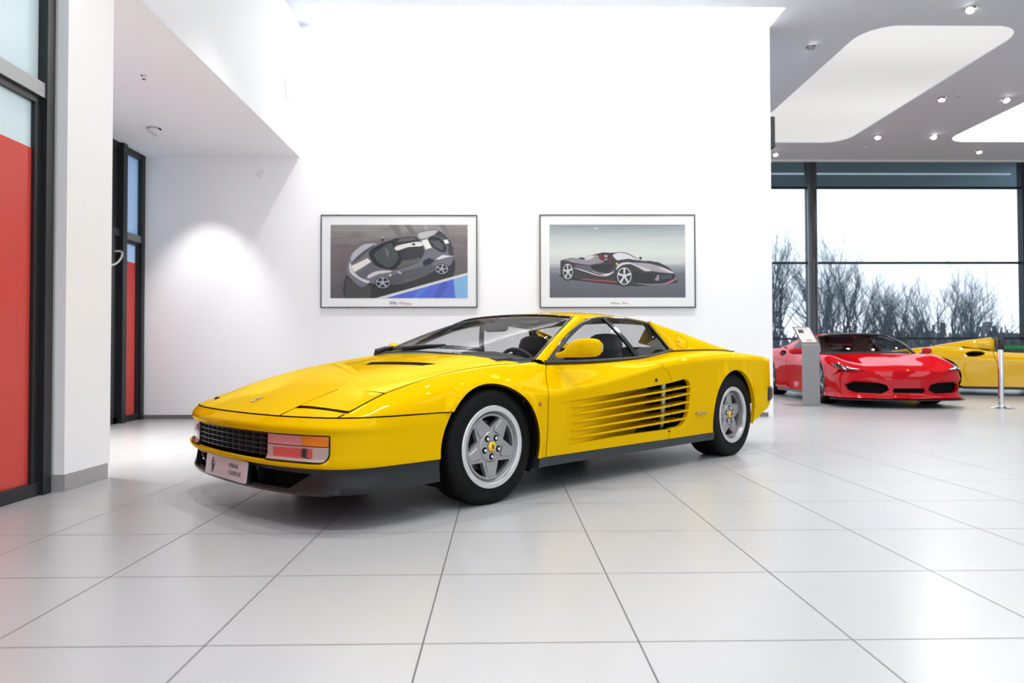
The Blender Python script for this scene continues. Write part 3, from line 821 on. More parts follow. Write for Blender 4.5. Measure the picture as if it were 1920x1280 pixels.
def build_top():
    rf = lambda s, l: np.column_stack([s, l, roof_z(s, l)])
    def rn(s, l):
        e = .01
        a = rf(s+e, l)-rf(s-e, l); b = rf(s, l+e)-rf(s, l-e); n = np.cross(a, b); return n/np.linalg.norm(n, axis=1)[:, None]
    hd = [(p[0], p[1]) for p in resample(cat(HEADER, 10), 20)]      # corner -> centre
    dr = [(p[0], p[1]) for p in resample(cat(DRIP_R, 10), 24)]
    left = dr[::-1] + [(-1.07, .646), (-1.04, .61)] + hd
    loop = left + [(a, -b) for a, b in left[::-1][1:]]
    loop = loop + [(-1.955, -.45), (-1.965, 0), (-1.955, .45)]
    panel('roof', rf, rn, [densify(loop, .03)], YEL, CAR, .04, 1, 1, .02)
    for sg in (1, -1):
        mm = (lambda G: G) if sg > 0 else mirG
        m = MB(); m.grid(mm(loft_patch(WS_SIDE, DRIP_F, (.006, .014, .012), 24, 8))); m.build('windscreen_pillar', YEL, CAR, fix=False)
        m = MB(); m.grid(mm(loft_patch([p for p in REAR_E] , [(-1.90, .600, 1.052), (-2.0, .632, 1.03), (-2.1, .70, .90)], (0, .0, 0), 4, 4))) if False else None
        # sail panel: from window rear edge back to the tail of the buttress
        A = resample(cat(RIDGE, 10), 40); Bq = resample(cat([(-1.87, .617, 1.040)] + REAR_E[1:] + SBASE[1:], 10), 40)
        G = np.zeros((40, 10, 3))
        for i in range(40):
            for j in range(10):
                f = j/9; G[i, j] = A[i]*(1-f)+Bq[i]*f + np.array((0, .012, .010))*4*f*(1-f)*(1 if i < 34 else (39-i)/5)
        G2 = mm(G); m = MB(); m.grid(G2); sp = m.build('sail_panel', YEL, CAR, fix=False)
        m = MB(); m.tube([tuple(p) for p in mm(resample(cat(SBASE, 10), 30)+np.array((0, .004, .006)))], .0045, 6); m.build('panel_seam', GBK, CAR)
        A2 = A.copy(); A2[:, 1] -= .10; A2[:, 2] = np.maximum(A2[:, 2]-.16, .83); A2[:, 1] = np.maximum(A2[:, 1], .5)
        H = np.zeros((40, 6, 3))
        for i in range(40):
            for j in range(6):
                f = j/5; H[i, j] = A[i]*(1-f)+A2[i]*f
        m = MB(); m.grid(mm(H)); m.build('sail_panel_inner', YEL, CAR, fix=False)
        # fuel cap on the sail panel
        if sg > 0:
            c0 = np.array([-2.17, .712, .945])
        d1 = Vector((-.22, .05, -.085)).normalized() if sg > 0 else Vector((-.22, -.05, -.085)).normalized()
        cc = G2[13, 5]; nrm = Vector(G2[14, 5]-G2[12, 5]).cross(Vector(G2[13, 6]-G2[13, 4])).normalized()
        if nrm.y*sg < 0: nrm = -nrm
        t1 = Vector(G2[14, 5]-G2[12, 5]).normalized(); t2 = nrm.cross(t1)
        ring = []
        for k in range(36+1):
            a = 2*pi*k/36; ring.append(Vector(cc)+nrm*.0005+(t1*cos(a)+t2*sin(a))*.060)
        # follow the surface
        from mathutils.bvhtree import BVHTree
        bvh = BVHTree.FromPolygons([tuple(v.co) for v in sp.data.vertices], [tuple(p.vertices) for p in sp.data.polygons])
        rr = []
        for p in ring:
            h, n_, _, _ = bvh.find_nearest(p); rr.append(h+nrm*.0004)
        m = MB(); m.tube(rr, .0010, 6, cap=False); m.build('fuel_cap_seam', GBK, CAR)
        h, n_, _, _ = bvh.find_nearest(Vector(cc)-t1*.03)
        m = MB(); m.tube([h-nrm*.002, h+nrm*.002], .008, 14); m.build('fuel_cap_lock', GBK, CAR)
        # side glass, seals
        top = DRIP_F + DRIP_R[1:]
        T = resample(cat(top, 10), 60); Bs = resample(cat(BASE, 10), 60)
        def pin(P, Q, f): return P+(Q-P)*f
        # B post position along u
        def edge_pt(u, f):      # u along 0..1, f 0 bottom..1 top
            return None
        post_b = np.array([-1.50, .797, .772]); post_t = np.array([-1.335, .617, 1.066])
        # front (door) glass polygon & quarter glass polygon on the ruled surface between base and drip
        tb = resample(cat(BASE, 10), 200); tt_ = resample(cat(top, 10), 200)
        ib = np.argmin(np.abs(tb[:, 0]-post_b[0])); it = np.argmin(np.abs(tt_[:, 0]-post_t[0]))
        g1 = loft_patch(tb[:ib+1:6].tolist(), [tt_[0].tolist()]+tt_[2:it+1:6].tolist(), (0, .018, .004), 26, 10)
        g2 = loft_patch(tb[ib::6].tolist()+[tb[-1].tolist()], tt_[it::6].tolist()+[tt_[-1].tolist()], (0, .014, .004), 20, 10)
        # bring the rear edge of the quarter glass onto REAR_E
        Re = resample(cat(REAR_E[::-1], 10), 10)
        for i in range(20):
            w = max(0, (i-10)/9)**1.5
            g2[i] += (Re-g2[19])*0 + w*(Re-g2[19] if i < 19 else (Re-g2[i]))
        ins = .006
        for nm, G in (('door_glass', g1), ('quarter_glass', g2)):
            Gm = G.copy(); Gm[..., 1] -= ins
            m = MB(); m.grid(mm(Gm)); m.build(nm, GLS, CAR, fix=False)
        # seals as tubes
        def seal(name, P, r=.009, mt=GBK, off=(0, .0, 0)):
            Q = [(p[0]+off[0], sg*(p[1]+off[1]), p[2]+off[2]) for p in P]
            m = MB(); m.tube(Q, r, 8); return m.build(name, mt, CAR, sharp=60)
        seal('window_seal', cat(DRIP_F+DRIP_R[1:], 6), .012, GBK, (0, .0, -.008))
        seal('window_seal', cat(DRIP_F, 6), .014, GBK, (-.018, .0, -.006))
        seal('window_seal', cat(REAR_E, 6), .010, GBK, (.012, 0, 0))
        seal('window_seal', cat(BASE, 6), .012, BLK, (0, .001, .008))
        # division post
        P0 = g1[-1]; m = MB()
        Q = [(p[0], sg*(p[1]+.002), p[2]) for p in P0]
        rg = [[(x-.024, y, z), (x-.018, y+sg*.008, z), (x+.018, y+sg*.008, z), (x+.024, y, z), (x+.018, y-sg*.02, z), (x-.018, y-sg*.02, z)] for x, y, z in Q]
        m.rings(rg); m.build('door_post', GBK, CAR)
        # inner frame of door glass (dark band)
        top_in = g1[3:, -1]; 
        rgx = []
        for p in resample(g1[2:, -1], 30):
            rgx.append([(p[0], sg*(p[1]+.002), p[2]-.006), (p[0], sg*(p[1]+.012), p[2]-.024), (p[0], sg*(p[1]-.004), p[2]-.03), (p[0], sg*(p[1]-.02), p[2]-.006)])
        m = MB(); m.rings(rgx); m.build('window_frame', GBK, CAR)
        m = MB(); m.rings([[(p[0], sg*(p[1]+.001), p[2]-.002), (p[0], sg*(p[1]-.003), p[2]+.022), (p[0], sg*(p[1]-.02), p[2]+.022), (p[0], sg*(p[1]-.02), p[2]-.002)] for p in resample(cat(BASE, 8), 40)])
        m.build('window_frame', BLK, CAR)
        # mirror triangle
        m = MB(); tri = [(-.50, .800, .750), (-.66, .752, .842), (-.665, .800, .758)]
        V = [(a, sg*(b+.010), c) for a, b, c in tri]+[(a, sg*(b-.02), c) for a, b, c in tri]
        m.add(V, [(0, 1, 2), (5, 4, 3), (0, 3, 4, 1), (1, 4, 5, 2), (2, 5, 3, 0)]); m.build('mirror_mount', BLK, CAR)
        # side mirror
        mr = empty('side_mirror', (-.60, sg*.82, .80)); mr.parent = CAR
        secs = [(-.580, .800, .797, .028, .016), (-.583, .83, .799, .030, .018), (-.600, .860, .808, .036, .024), (-.622, .885, .824, .044, .040), (-.640, .910, .835, .050, .051), (-.662, .95, .840, .053, .056), (-.680, 1.0, .842, .052, .056), (-.692, 1.035, .842, .048, .052), (-.698, 1.055, .842, .038, .042), (-.700, 1.065, .842, .018, .024)]
        secs = cat(secs, 3)
        m = MB(); m.rings([sup((p[0]+.60, sg*((.832+(p[1]-.80)*.815)-.82), p[2]-.80), p[3], p[4], 3.0, 22) for p in secs])
        m.build('mirror_shell', YEL, mr, sharp=60)
        m = MB(); ring = sup((-.052-.068, sg*.165, .043), .006, .036, 3, 4)
        m.rings([sup((-.117-.0+dx, sg*.168, .043), .075 if False else .062, .036, 3.5, 20, (-.25, sg*.97, 0)) for dx in (0, -.006)]); m.build('mirror_glass', CHR, mr)
    # windscreen
    A = resample(cat(COWL+[(p[0], -p[1], p[2]) for p in COWL[::-1][1:]], 8), 49)
    Bh = resample(cat(HEADER+[(p[0], -p[1], p[2]) for p in HEADER[::-1][1:]], 8), 49)
    side = resample(cat(WS_SIDE, 10), 20)
    G = np.zeros((49, 20, 3))
    for i in range(49):
        w = abs(i-24)/24
        for j in range(20):
            f = j/19; p = A[i]*(1-f)+Bh[i]*f; b = 4*f*(1-f)*.022
            G[i, j] = p+np.array((.5, 0, .85))*b
    # pull the sides onto the pillar line
    for i in range(49):
        k = i if i <= 24 else 48-i
        w = max(0, 1-k/10)**2
        for j in range(20):
            e = G[0 if i <= 24 else 48, j]; tgt = side[j].copy()
            if i > 24: tgt[1] *= -1
            G[i, j] = G[i, j]+w*(tgt-e) if k else tgt
    m = MB(); m.grid(G); m.build('windscreen', GLW, CAR, fix=False)
    def tube2(name, P, r, mt): m = MB(); m.tube([tuple(p) for p in P], r, 8); return m.build(name, mt, CAR, sharp=60)
    loop = np.vstack([G[0, :], G[:, -1][1:], G[-1, ::-1][1:]])
    tube2('windscreen_seal', loop+np.array((0, 0, .001)), .0085, GBK)
    tube2('windscreen_seal', G[:, 0], .010, BLK)
    # cowl panel under the glass
    m = MB()
    Cw = resample(cat(COWL+[(p[0], -p[1], p[2]) for p in COWL[::-1][1:]], 8), 41)
    F_ = []
    for p in Cw:
        F_.append([(p[0]+.0, p[1]*1.0, p[2]+.004), (p[0]+.03, p[1]*1.01, p[2]-.006), (p[0]+.055, p[1]*1.02, p[2]-.02)])
    m.grid(F_); m.build('cowl_panel', BLK, CAR, fix=False)
    # wipers
    for (x0, y0, z0), (x1, y1, z1), base in (((-.16, -.08, .852), (-.27, .50, .830), (-.09, -.05, .826)), ((-.27, -.58, .822), (-.17, -.12, .850), (-.12, -.40, .812))):
        w = empty('wiper', base); w.parent = CAR
        b = Vector(base)
        m = MB(); m.rings([[(Vector(p)-b)+Vector(q) for q in ((0, 0, -.010), (.014, 0, 0), (0, 0, .014), (-.014, 0, 0))] for p in cat([(x0, y0, z0), ((x0+x1)/2, (y0+y1)/2, (z0+z1)/2+.008), (x1, y1, z1)], 6)]); m.build('wiper_blade', BLK, w)
        e = Vector(((x0+x1)/2, (y0+y1)/2, (z0+z1)/2+.02))
        m = MB(); m.tube([(0, 0, -.01), (0, 0, .014), (e-b)*.5+Vector((0, 0, .012)), e-b], [.024, .022, .016, .010], 8); m.build('wiper_arm', BLK, w)
    # rear window
    m = MB(); m.add([(-1.93, -.52, 1.06), (-1.93, .52, 1.06), (-1.99, .55, .84), (-1.99, -.55, .84)], [(0, 1, 2, 3)]); m.build('rear_window', GLS, CAR, fix=False)

# ---- wheels
def make_wheel(name, sg, s_, l_out, Rt, wt, Rr, phase, dish):
    """hub face at the outer side; local y = outward"""
    w = empty(name, (s_, sg*l_out, Rt-.007)); w.parent = CAR
    if sg < 0: w.rotation_euler = (0, 0, pi)
    # tyre, y=0 outer sidewall plane, inward negative
    r0 = Rr-.006
    prof = [(r0, -.012), (r0+.006, -.004), (Rr+.018, .0), (Rr+.045, .004), (Rt-.035, .003), (Rt-.018, -.004), (Rt-.007, -.014), (Rt-.001, -.030), (Rt, -.045)]
    gro = []
    for k in range(4):
        c = -.06-(wt-.12)*k/3 if k else -.06
        gro += [(Rt, c+.005), (Rt-.007, c+.004), (Rt-.007, c-.004), (Rt, c-.005)]
    prof += gro + [(Rt, -wt+.045), (Rt-.001, -wt+.03), (Rt-.007, -wt+.014), (Rt-.018, -wt+.004), (Rt-.05, -wt), (r0, -wt+.012)]
    m = MB(); m.lathe(prof, 96, 'y'); m.build('tyre', RUB, w, sharp=40)
    # side wall ring lettering band
    m = MB(); m.lathe([(Rr+.020, .0005), (Rr+.0205, .0022), (Rr+.023, .0022), (Rr+.0235, .0010)], 96, 'y'); m.build('tyre_bead_ring', RUB, w)
    # rim: broad lip, step, barrel
    f = dish
    prof = [(Rr, -.012), (Rr, .000), (Rr-.004, .003), (Rr-.026, .0015), (Rr-.030, -.001), (Rr-.033, -.010)]
    m = MB(); m.lathe(prof, 96, 'y'); m.build('rim_lip', LIP, w, sharp=30)
    prof = [(Rr-.033, -.010), (Rr-.040, -.016-f*.5), (Rr-.043, -.022-f), (Rr-.050, -.024-f), (Rr-.050, -.20)]
    m = MB(); m.lathe(prof, 96, 'y'); m.build('rim_barrel', RIMD, w, sharp=30)
    # star face with five openings
    Rf = Rr-.045; yf = -.018-f
    outer = [(Rf*cos(2*pi*i/90), Rf*sin(2*pi*i/90)) for i in range(90)]
    holes = []
    for k in range(5):
        a = R(phase+36+72*k)
        c, s2 = cos(a), sin(a)
        ro = Rf-.012; hw = R(23)
        pts = [(ro*cos(x), ro*sin(x)) for x in np.linspace(-hw, hw, 11)]
        tip = .100 if Rr > .2 else .09
        pts = pts + [(ro*cos(hw)-.008, ro*sin(hw)-.004), (tip+.010, .012), (tip+.003, .006), (tip+.001, 0), (tip+.003, -.006), (tip+.010, -.012), (ro*cos(hw)-.008, -ro*sin(hw)+.004)]
        holes.append(np.array([(x*c-y*s2, x*s2+y*c) for x, y in pts]))
    def face_h(x, z):
        r = np.hypot(x, z)
        return yf + np.interp(r, [0, .035, .07, .10, Rf-.015, Rf], [.0, .0, -.002, -.004, .0, .002])
    fp = lambda x, z: np.column_stack([x, face_h(x, z), z])
    fn = lambda x, z: np.column_stack([x*0, x*0+1, z*0])
    panel('star_face', fp, fn, [densify(outer, .02)] + [densify(h, .012) for h in holes], RIM, w, .014, 1, 1, .026)
    # raised spoke pads
    for k in range(5):
        a = R(phase+72*k); c, s2 = cos(a), sin(a)
        pad = [(.084, .026), (.100, .033), (Rf-.020, .021), (Rf-.014, .014), (Rf-.014, -.014), (Rf-.020, -.021), (.100, -.033), (.084, -.026)]
        V = [(x*c-y*s2, yf-.0005, x*s2+y*c) for x, y in pad]+[((x*.985+.001)*c-y*.86*s2, yf+.0035, (x*.985+.001)*s2+y*.86*c) for x, y in pad]
        n = len(pad)
        m = MB(); m.add(V, [tuple(range(n, 2*n))]+[(i, (i+1) % n, n+(i+1) % n, n+i) for i in range(n)]); m.build('spoke_pad', RIM, w, sharp=20)
    m = MB(); m.lathe([(.030, yf+.006), (.055, yf+.006), (.076, yf+.004), (.082, yf-.002)], 60, 'y'); m.build('hub_boss', RIM, w, sharp=30)
    for k in range(5):
        a = R(phase+72*k); x, z = .053*cos(a), .053*sin(a)
        m = MB(); m.lathe([(.0, .0002), (.0175, .0002)], 20, 'y', (x, yf+.0062, z)); m.build('lug_recess', MBK, w)
        m = MB(); m.lathe([(0, .010), (.006, .0095), (.009, .007), (.0098, 0)], 20, 'y', (x, yf+.0062, z)); m.build('lug_nut', CHR, w)
    m = MB(); m.lathe([(0, .010), (.022, .009), (.026, .006), (.027, 0)], 32, 'y', (0, yf+.006, 0)); m.build('center_cap', mat('cap_yellow', (.85, .52, .0), .25, coat=1), w)
    # horse on the cap: local x to the right seen from outside is -x
    horse(w, GBK, Matrix(((-1, 0, 0, 0), (0, 0, 1, yf+.0165), (0, 1, 0, 0), (0, 0, 0, 1))), .034)
    # brake disc behind
    m = MB(); m.lathe([(.03, -.075), (.135, -.075), (.135, -.09), (.03, -.09)], 48, 'y', (0, 0, 0)); m.build('brake_disc', mat('disc_steel', (.25, .25, .26), .35, metal=.9), w)
    m = MB(); m.lathe([(.0, -.10), (Rr-.055, -.10), (Rr-.055, -.19)], 40, 'y'); m.build('wheel_back', MBK, w)
    return w

def wheels():
    for sg in (1, -1):
        make_wheel('wheel', sg, 0, .868, .314, .225, .222, -90, .0)
        make_wheel('wheel', sg, WB, .952, .330, .255, .222, 90, .018)
        for A, yo in ((AF, .86), (AR, .93)):
            m = MB(); n = 30; rg = []
            P = []
            for i in range(n+1):
                a = R(-25+230*i/n); P.append([(A[0]+(A[2]+.012)*cos(a), sg*yy, A[1]+(A[2]+.012)*sin(a)) for yy in (yo, .56)])
            m.grid(P)
            m.add([(A[0]+(A[2]+.012)*cos(R(-25+230*i/n)), sg*.56, A[1]+(A[2]+.012)*sin(R(-25+230*i/n))) for i in range(n+1)], [tuple(range(n+1))])
            m.build('wheel_arch_liner', MBK, CAR, fix=False)
    # floor pan
    m = MB(); m.box((-3.1, -.56, .155), (.40, .56, .23)); m.box((-2.18, -.72, .155), (-.34, .72, .23)); m.build('floor_pan', MBK, CAR)
    m = MB(); m.box((-3.33, -.70, .24), (-2.1, .70, .78)); m.build('engine_block', MBK, CAR)

# ---- interior
def interior():
    # door inner trims and bulkhead
    for sg in (1, -1):
        m = MB(); m.rings([[(a, sg*.70, .23), (a, sg*b, .23), (a, sg*b, z), (a, sg*.73, z)] for a, b, z in ((-.40, .80, .70), (-.9, .80, .742), (-1.45, .785, .760), (-2.0, .72, .79))]); m.build('door_trim', INT, CAR)
    m = MB(); m.box((-2.0, -.70, .23), (-1.96, .70, .86)); m.build('rear_bulkhead', INT, CAR)
    m = MB(); m.box((-1.96, -.66, .78), (-1.62, .66, .80)); m.build('parcel_shelf', INT, CAR)
    rg = []
    for y in np.linspace(-.70, .70, 15):
        h = .80-.018*abs(y)/.7
        if .17 < y < .57: h += .035*sin((y-.17)/.40*pi)
        rg.append([(-.14, y, h-.10), (-.20, y, h-.002), (-.45, y, h), (-.62, y, h-.02), (-.66, y, h-.09), (-.60, y, h-.25), (-.2, y, h-.25)])
    m = MB(); m.rings(rg); m.build('dashboard', INT, CAR, sharp=50)
    m = MB(); m.box((-1.6, -.14, .23), (-.55, .14, .46)); o = m.build('centre_console', INT, CAR); bevel(o, .02)
    sw = empty('steering_wheel', (-.74, .37, .67)); sw.parent = CAR; sw.rotation_euler = (0, R(-66), 0)
    P = [(.182*cos(2*pi*i/40), .182*sin(2*pi*i/40), 0) for i in range(41)]
    m = MB(); m.tube(P, .014, 10, cap=False); m.build('steering_rim', INT, sw)
    for a in (0, 120, 240):
        m = MB(); m.box((.03, -.016, -.005), (.178, .016, .003)); o = m.build('steering_spoke', BLK, sw); o.rotation_euler = (0, 0, R(a))
    m = MB(); m.lathe([(0, .012), (.035, .008), (.04, -.02)], 24); m.build('horn_pad', mat('cap_yellow', (.85, .52, 0), .25), sw)
    for y in (.37, -.37):
        st = empty('car_seat', (-1.25, y, .25)); st.parent = CAR
        m = MB(); m.rings([sup((x, 0, z), w_, h_, 3.2, 24, (0, 1, 0), (0, 0, 1)) for x, z, w_, h_ in ((-.25, .06, .22, .06), (-.1, .08, .25, .08), (.15, .09, .25, .085), (.30, .09, .23, .07), (.34, .085, .18, .03))]); m.build('seat_cushion', INT, st, sharp=70)
        m = MB(); m.rings([sup((x, 0, z), w_, h_, 3.0, 24, (0, 1, 0), (1, 0, .25)) for x, z, w_, h_ in ((-.22, .06, .20, .06), (-.26, .18, .25, .075), (-.31, .36, .25, .075), (-.355, .50, .22, .065), (-.385, .58, .15, .05))]); m.build('seat_back', INT, st, sharp=70)
        m = MB(); m.rings([sup((x, 0, z), w_, h_, 2.8, 24, (0, 1, 0), (1, 0, .2)) for x, z, w_, h_ in ((-.385, .545, .11, .04), (-.39, .57, .145, .052), (-.40, .62, .155, .055), (-.41, .675, .14, .05), (-.415, .70, .10, .035), (-.416, .708, .05, .015))]); m.build('headrest', INTL, st, sharp=70)
    rm = empty('rear_view_mirror', (-.86, 0, 1.0)); rm.parent = CAR
    m = MB(); m.rings([sup((0, y, 0), .014 if abs(y) < .11 else .006, .034 if abs(y) < .11 else .02, 3, 16) for y in np.linspace(-.118, .118, 9)]); m.build('mirror_case', INT, rm)
    m = MB(); m.tube([(0, 0, .03), (-.02, 0, .075)], .008, 8); m.build('mirror_stem', INT, rm)
    for sg in (1, -1):
        m = MB(); V = [(-1.86, .585, 1.03), (-2.16, .62, .965), (-2.34, .69, .83), (-2.0, .70, .80)]
        m.add([(a, sg*b, c) for a, b, c in V]+[(a, sg*(b-.015), c) for a, b, c in V], [(0, 1, 2, 3), (7, 6, 5, 4), (0, 4, 5, 1), (1, 5, 6, 2), (2, 6, 7, 3), (3, 7, 4, 0)]); m.build('rear_pillar_trim', INT, CAR)
    # headliner
    m = MB(); G = []
    for s_ in np.linspace(-.98, -1.92, 12):
        G.append([(s_, l_, float(roof_z(np.array([s_]), np.array([l_]))[0])-.028) for l_ in np.linspace(-.58, .58, 15)])
    m.grid(G); m.build('headliner', mat('headliner_grey', (.10, .10, .105), .9), CAR, fix=False)

FBODY = build_body(); build_front(); build_top(); wheels(); interior()
# bonnet badge
def on_top(s_, l_): return Vector(TB([s_], [TB.t_of_l(s_, abs(l_), 2.4)])[0])
p = on_top(.93, .05); q = on_top(.88, .05); d = (q-p).normalized()
bn = Vector((0, 1, 0)).cross(d).normalized(); bn = bn if bn.z > 0 else -bn
xb = d.cross(bn)
BM = Matrix(((xb.x, d.x, bn.x, p.x), (xb.y, d.y, bn.y, p.y), (xb.z, d.z, bn.z, p.z+.001), (0, 0, 0, 1)))
m = MB(); m.prism([(-.021, -.031), (.021, -.031), (.021, .031), (-.021, .031)], 0, .0015); bd = m.build('bonnet_badge', CHR, CAR, smooth=False); bd.matrix_local = BM
m = MB(); m.prism([(-.018, -.028), (.018, -.028), (.018, .028), (-.018, .028)], .0015, .0022); m.build('badge_face', mat('cap_yellow', (.85, .52, 0), .25), bd, smooth=False)
horse(bd, GBK, Matrix.Translation((0, 0, .0023)), .046)
# ---------------------------------------------------------------- the two background cars (same mid-engined layout)
XR = [
 ([(1.2,.78),(.9,.86),(.6,.92),(.3,.945),(-.4,.935),(-1.3,.92),(-2.0,.955),(-2.6,.965),(-3.1,.93),(-3.45,.84)],
  [(1.2,.15),(-3.0,.15),(-3.45,.25)]),
 ([(1.2,.80),(.9,.88),(.6,.935),(.3,.96),(0,.962),(-.5,.93),(-1.2,.905),(-1.8,.95),(-2.6,.978),(-3.1,.945),(-3.45,.86)],
  [(1.2,.36),(.5,.42),(-.5,.42),(-1.2,.40),(-2.6,.48),(-3.45,.5)]),
 ([(1.2,.78),(.9,.86),(.6,.91),(.3,.94),(0,.945),(-.5,.925),(-1.2,.92),(-1.8,.95),(-2.6,.965),(-3.1,.93),(-3.45,.85)],
  [(1.2,.47),(.9,.54),(.5,.62),(0,.68),(-.5,.66),(-1.2,.66),(-2.6,.74),(-3.45,.74)]),
 ([(1.2,.64),(.9,.74),(.5,.80),(0,.82),(-.5,.84),(-1.2,.82),(-1.8,.84),(-2.6,.84),(-3.1,.80),(-3.45,.74)],
  [(1.2,.49),(.9,.58),(.5,.72),(.1,.80),(-.3,.81),(-.8,.81),(-1.6,.85),(-2.3,.93),(-2.8,.94),(-3.2,.90),(-3.45,.87)]),
 ([(1.2,.40),(0,.45),(-3.45,.42)],
  [(1.2,.485),(1.0,.535),(.8,.60),(.4,.68),(0,.755),(-.3,.81),(-.6,.83),(-1.7,.95),(-2.3,.97),(-2.8,.94),(-3.45,.87)]),
 ([(1.2,0),(-3.45,0)],
  [(1.2,.49),(1.0,.55),(.8,.60),(.4,.69),(0,.77),(-.3,.825),(-.6,.85),(-1.7,.99),(-2.3,1.0),(-2.8,.95),(-3.45,.87)]),
]
XB = Body(XR)
XF = (.0, .34, .375); XA = (-2.6, .35, .385)
XN = [(0.0,1.12),(.3,1.10),(.6,1.02),(.78,.92),(.88,.79),(.925,.65),(.945,.5),(.96,.30)]
XPL = cat([(XN[0][1], -.3)]+[(s_, l_) for l_, s_ in XN], 10)
_k = int(np.argmin(np.abs(XPL[:, 1]))); XPL = XPL[_k:]; XPL[0, 1] = 0
XPD = np.r_[0, np.cumsum(np.linalg.norm(np.diff(XPL, axis=0), axis=1))]
class XSweep(Sweep):
    def __call__(s, u, v):
        global PL, PD
        a, b = PL, PD; PL, PD = XPL, XPD
        try: return Sweep.__call__(s, u, v)
        finally: PL, PD = a, b

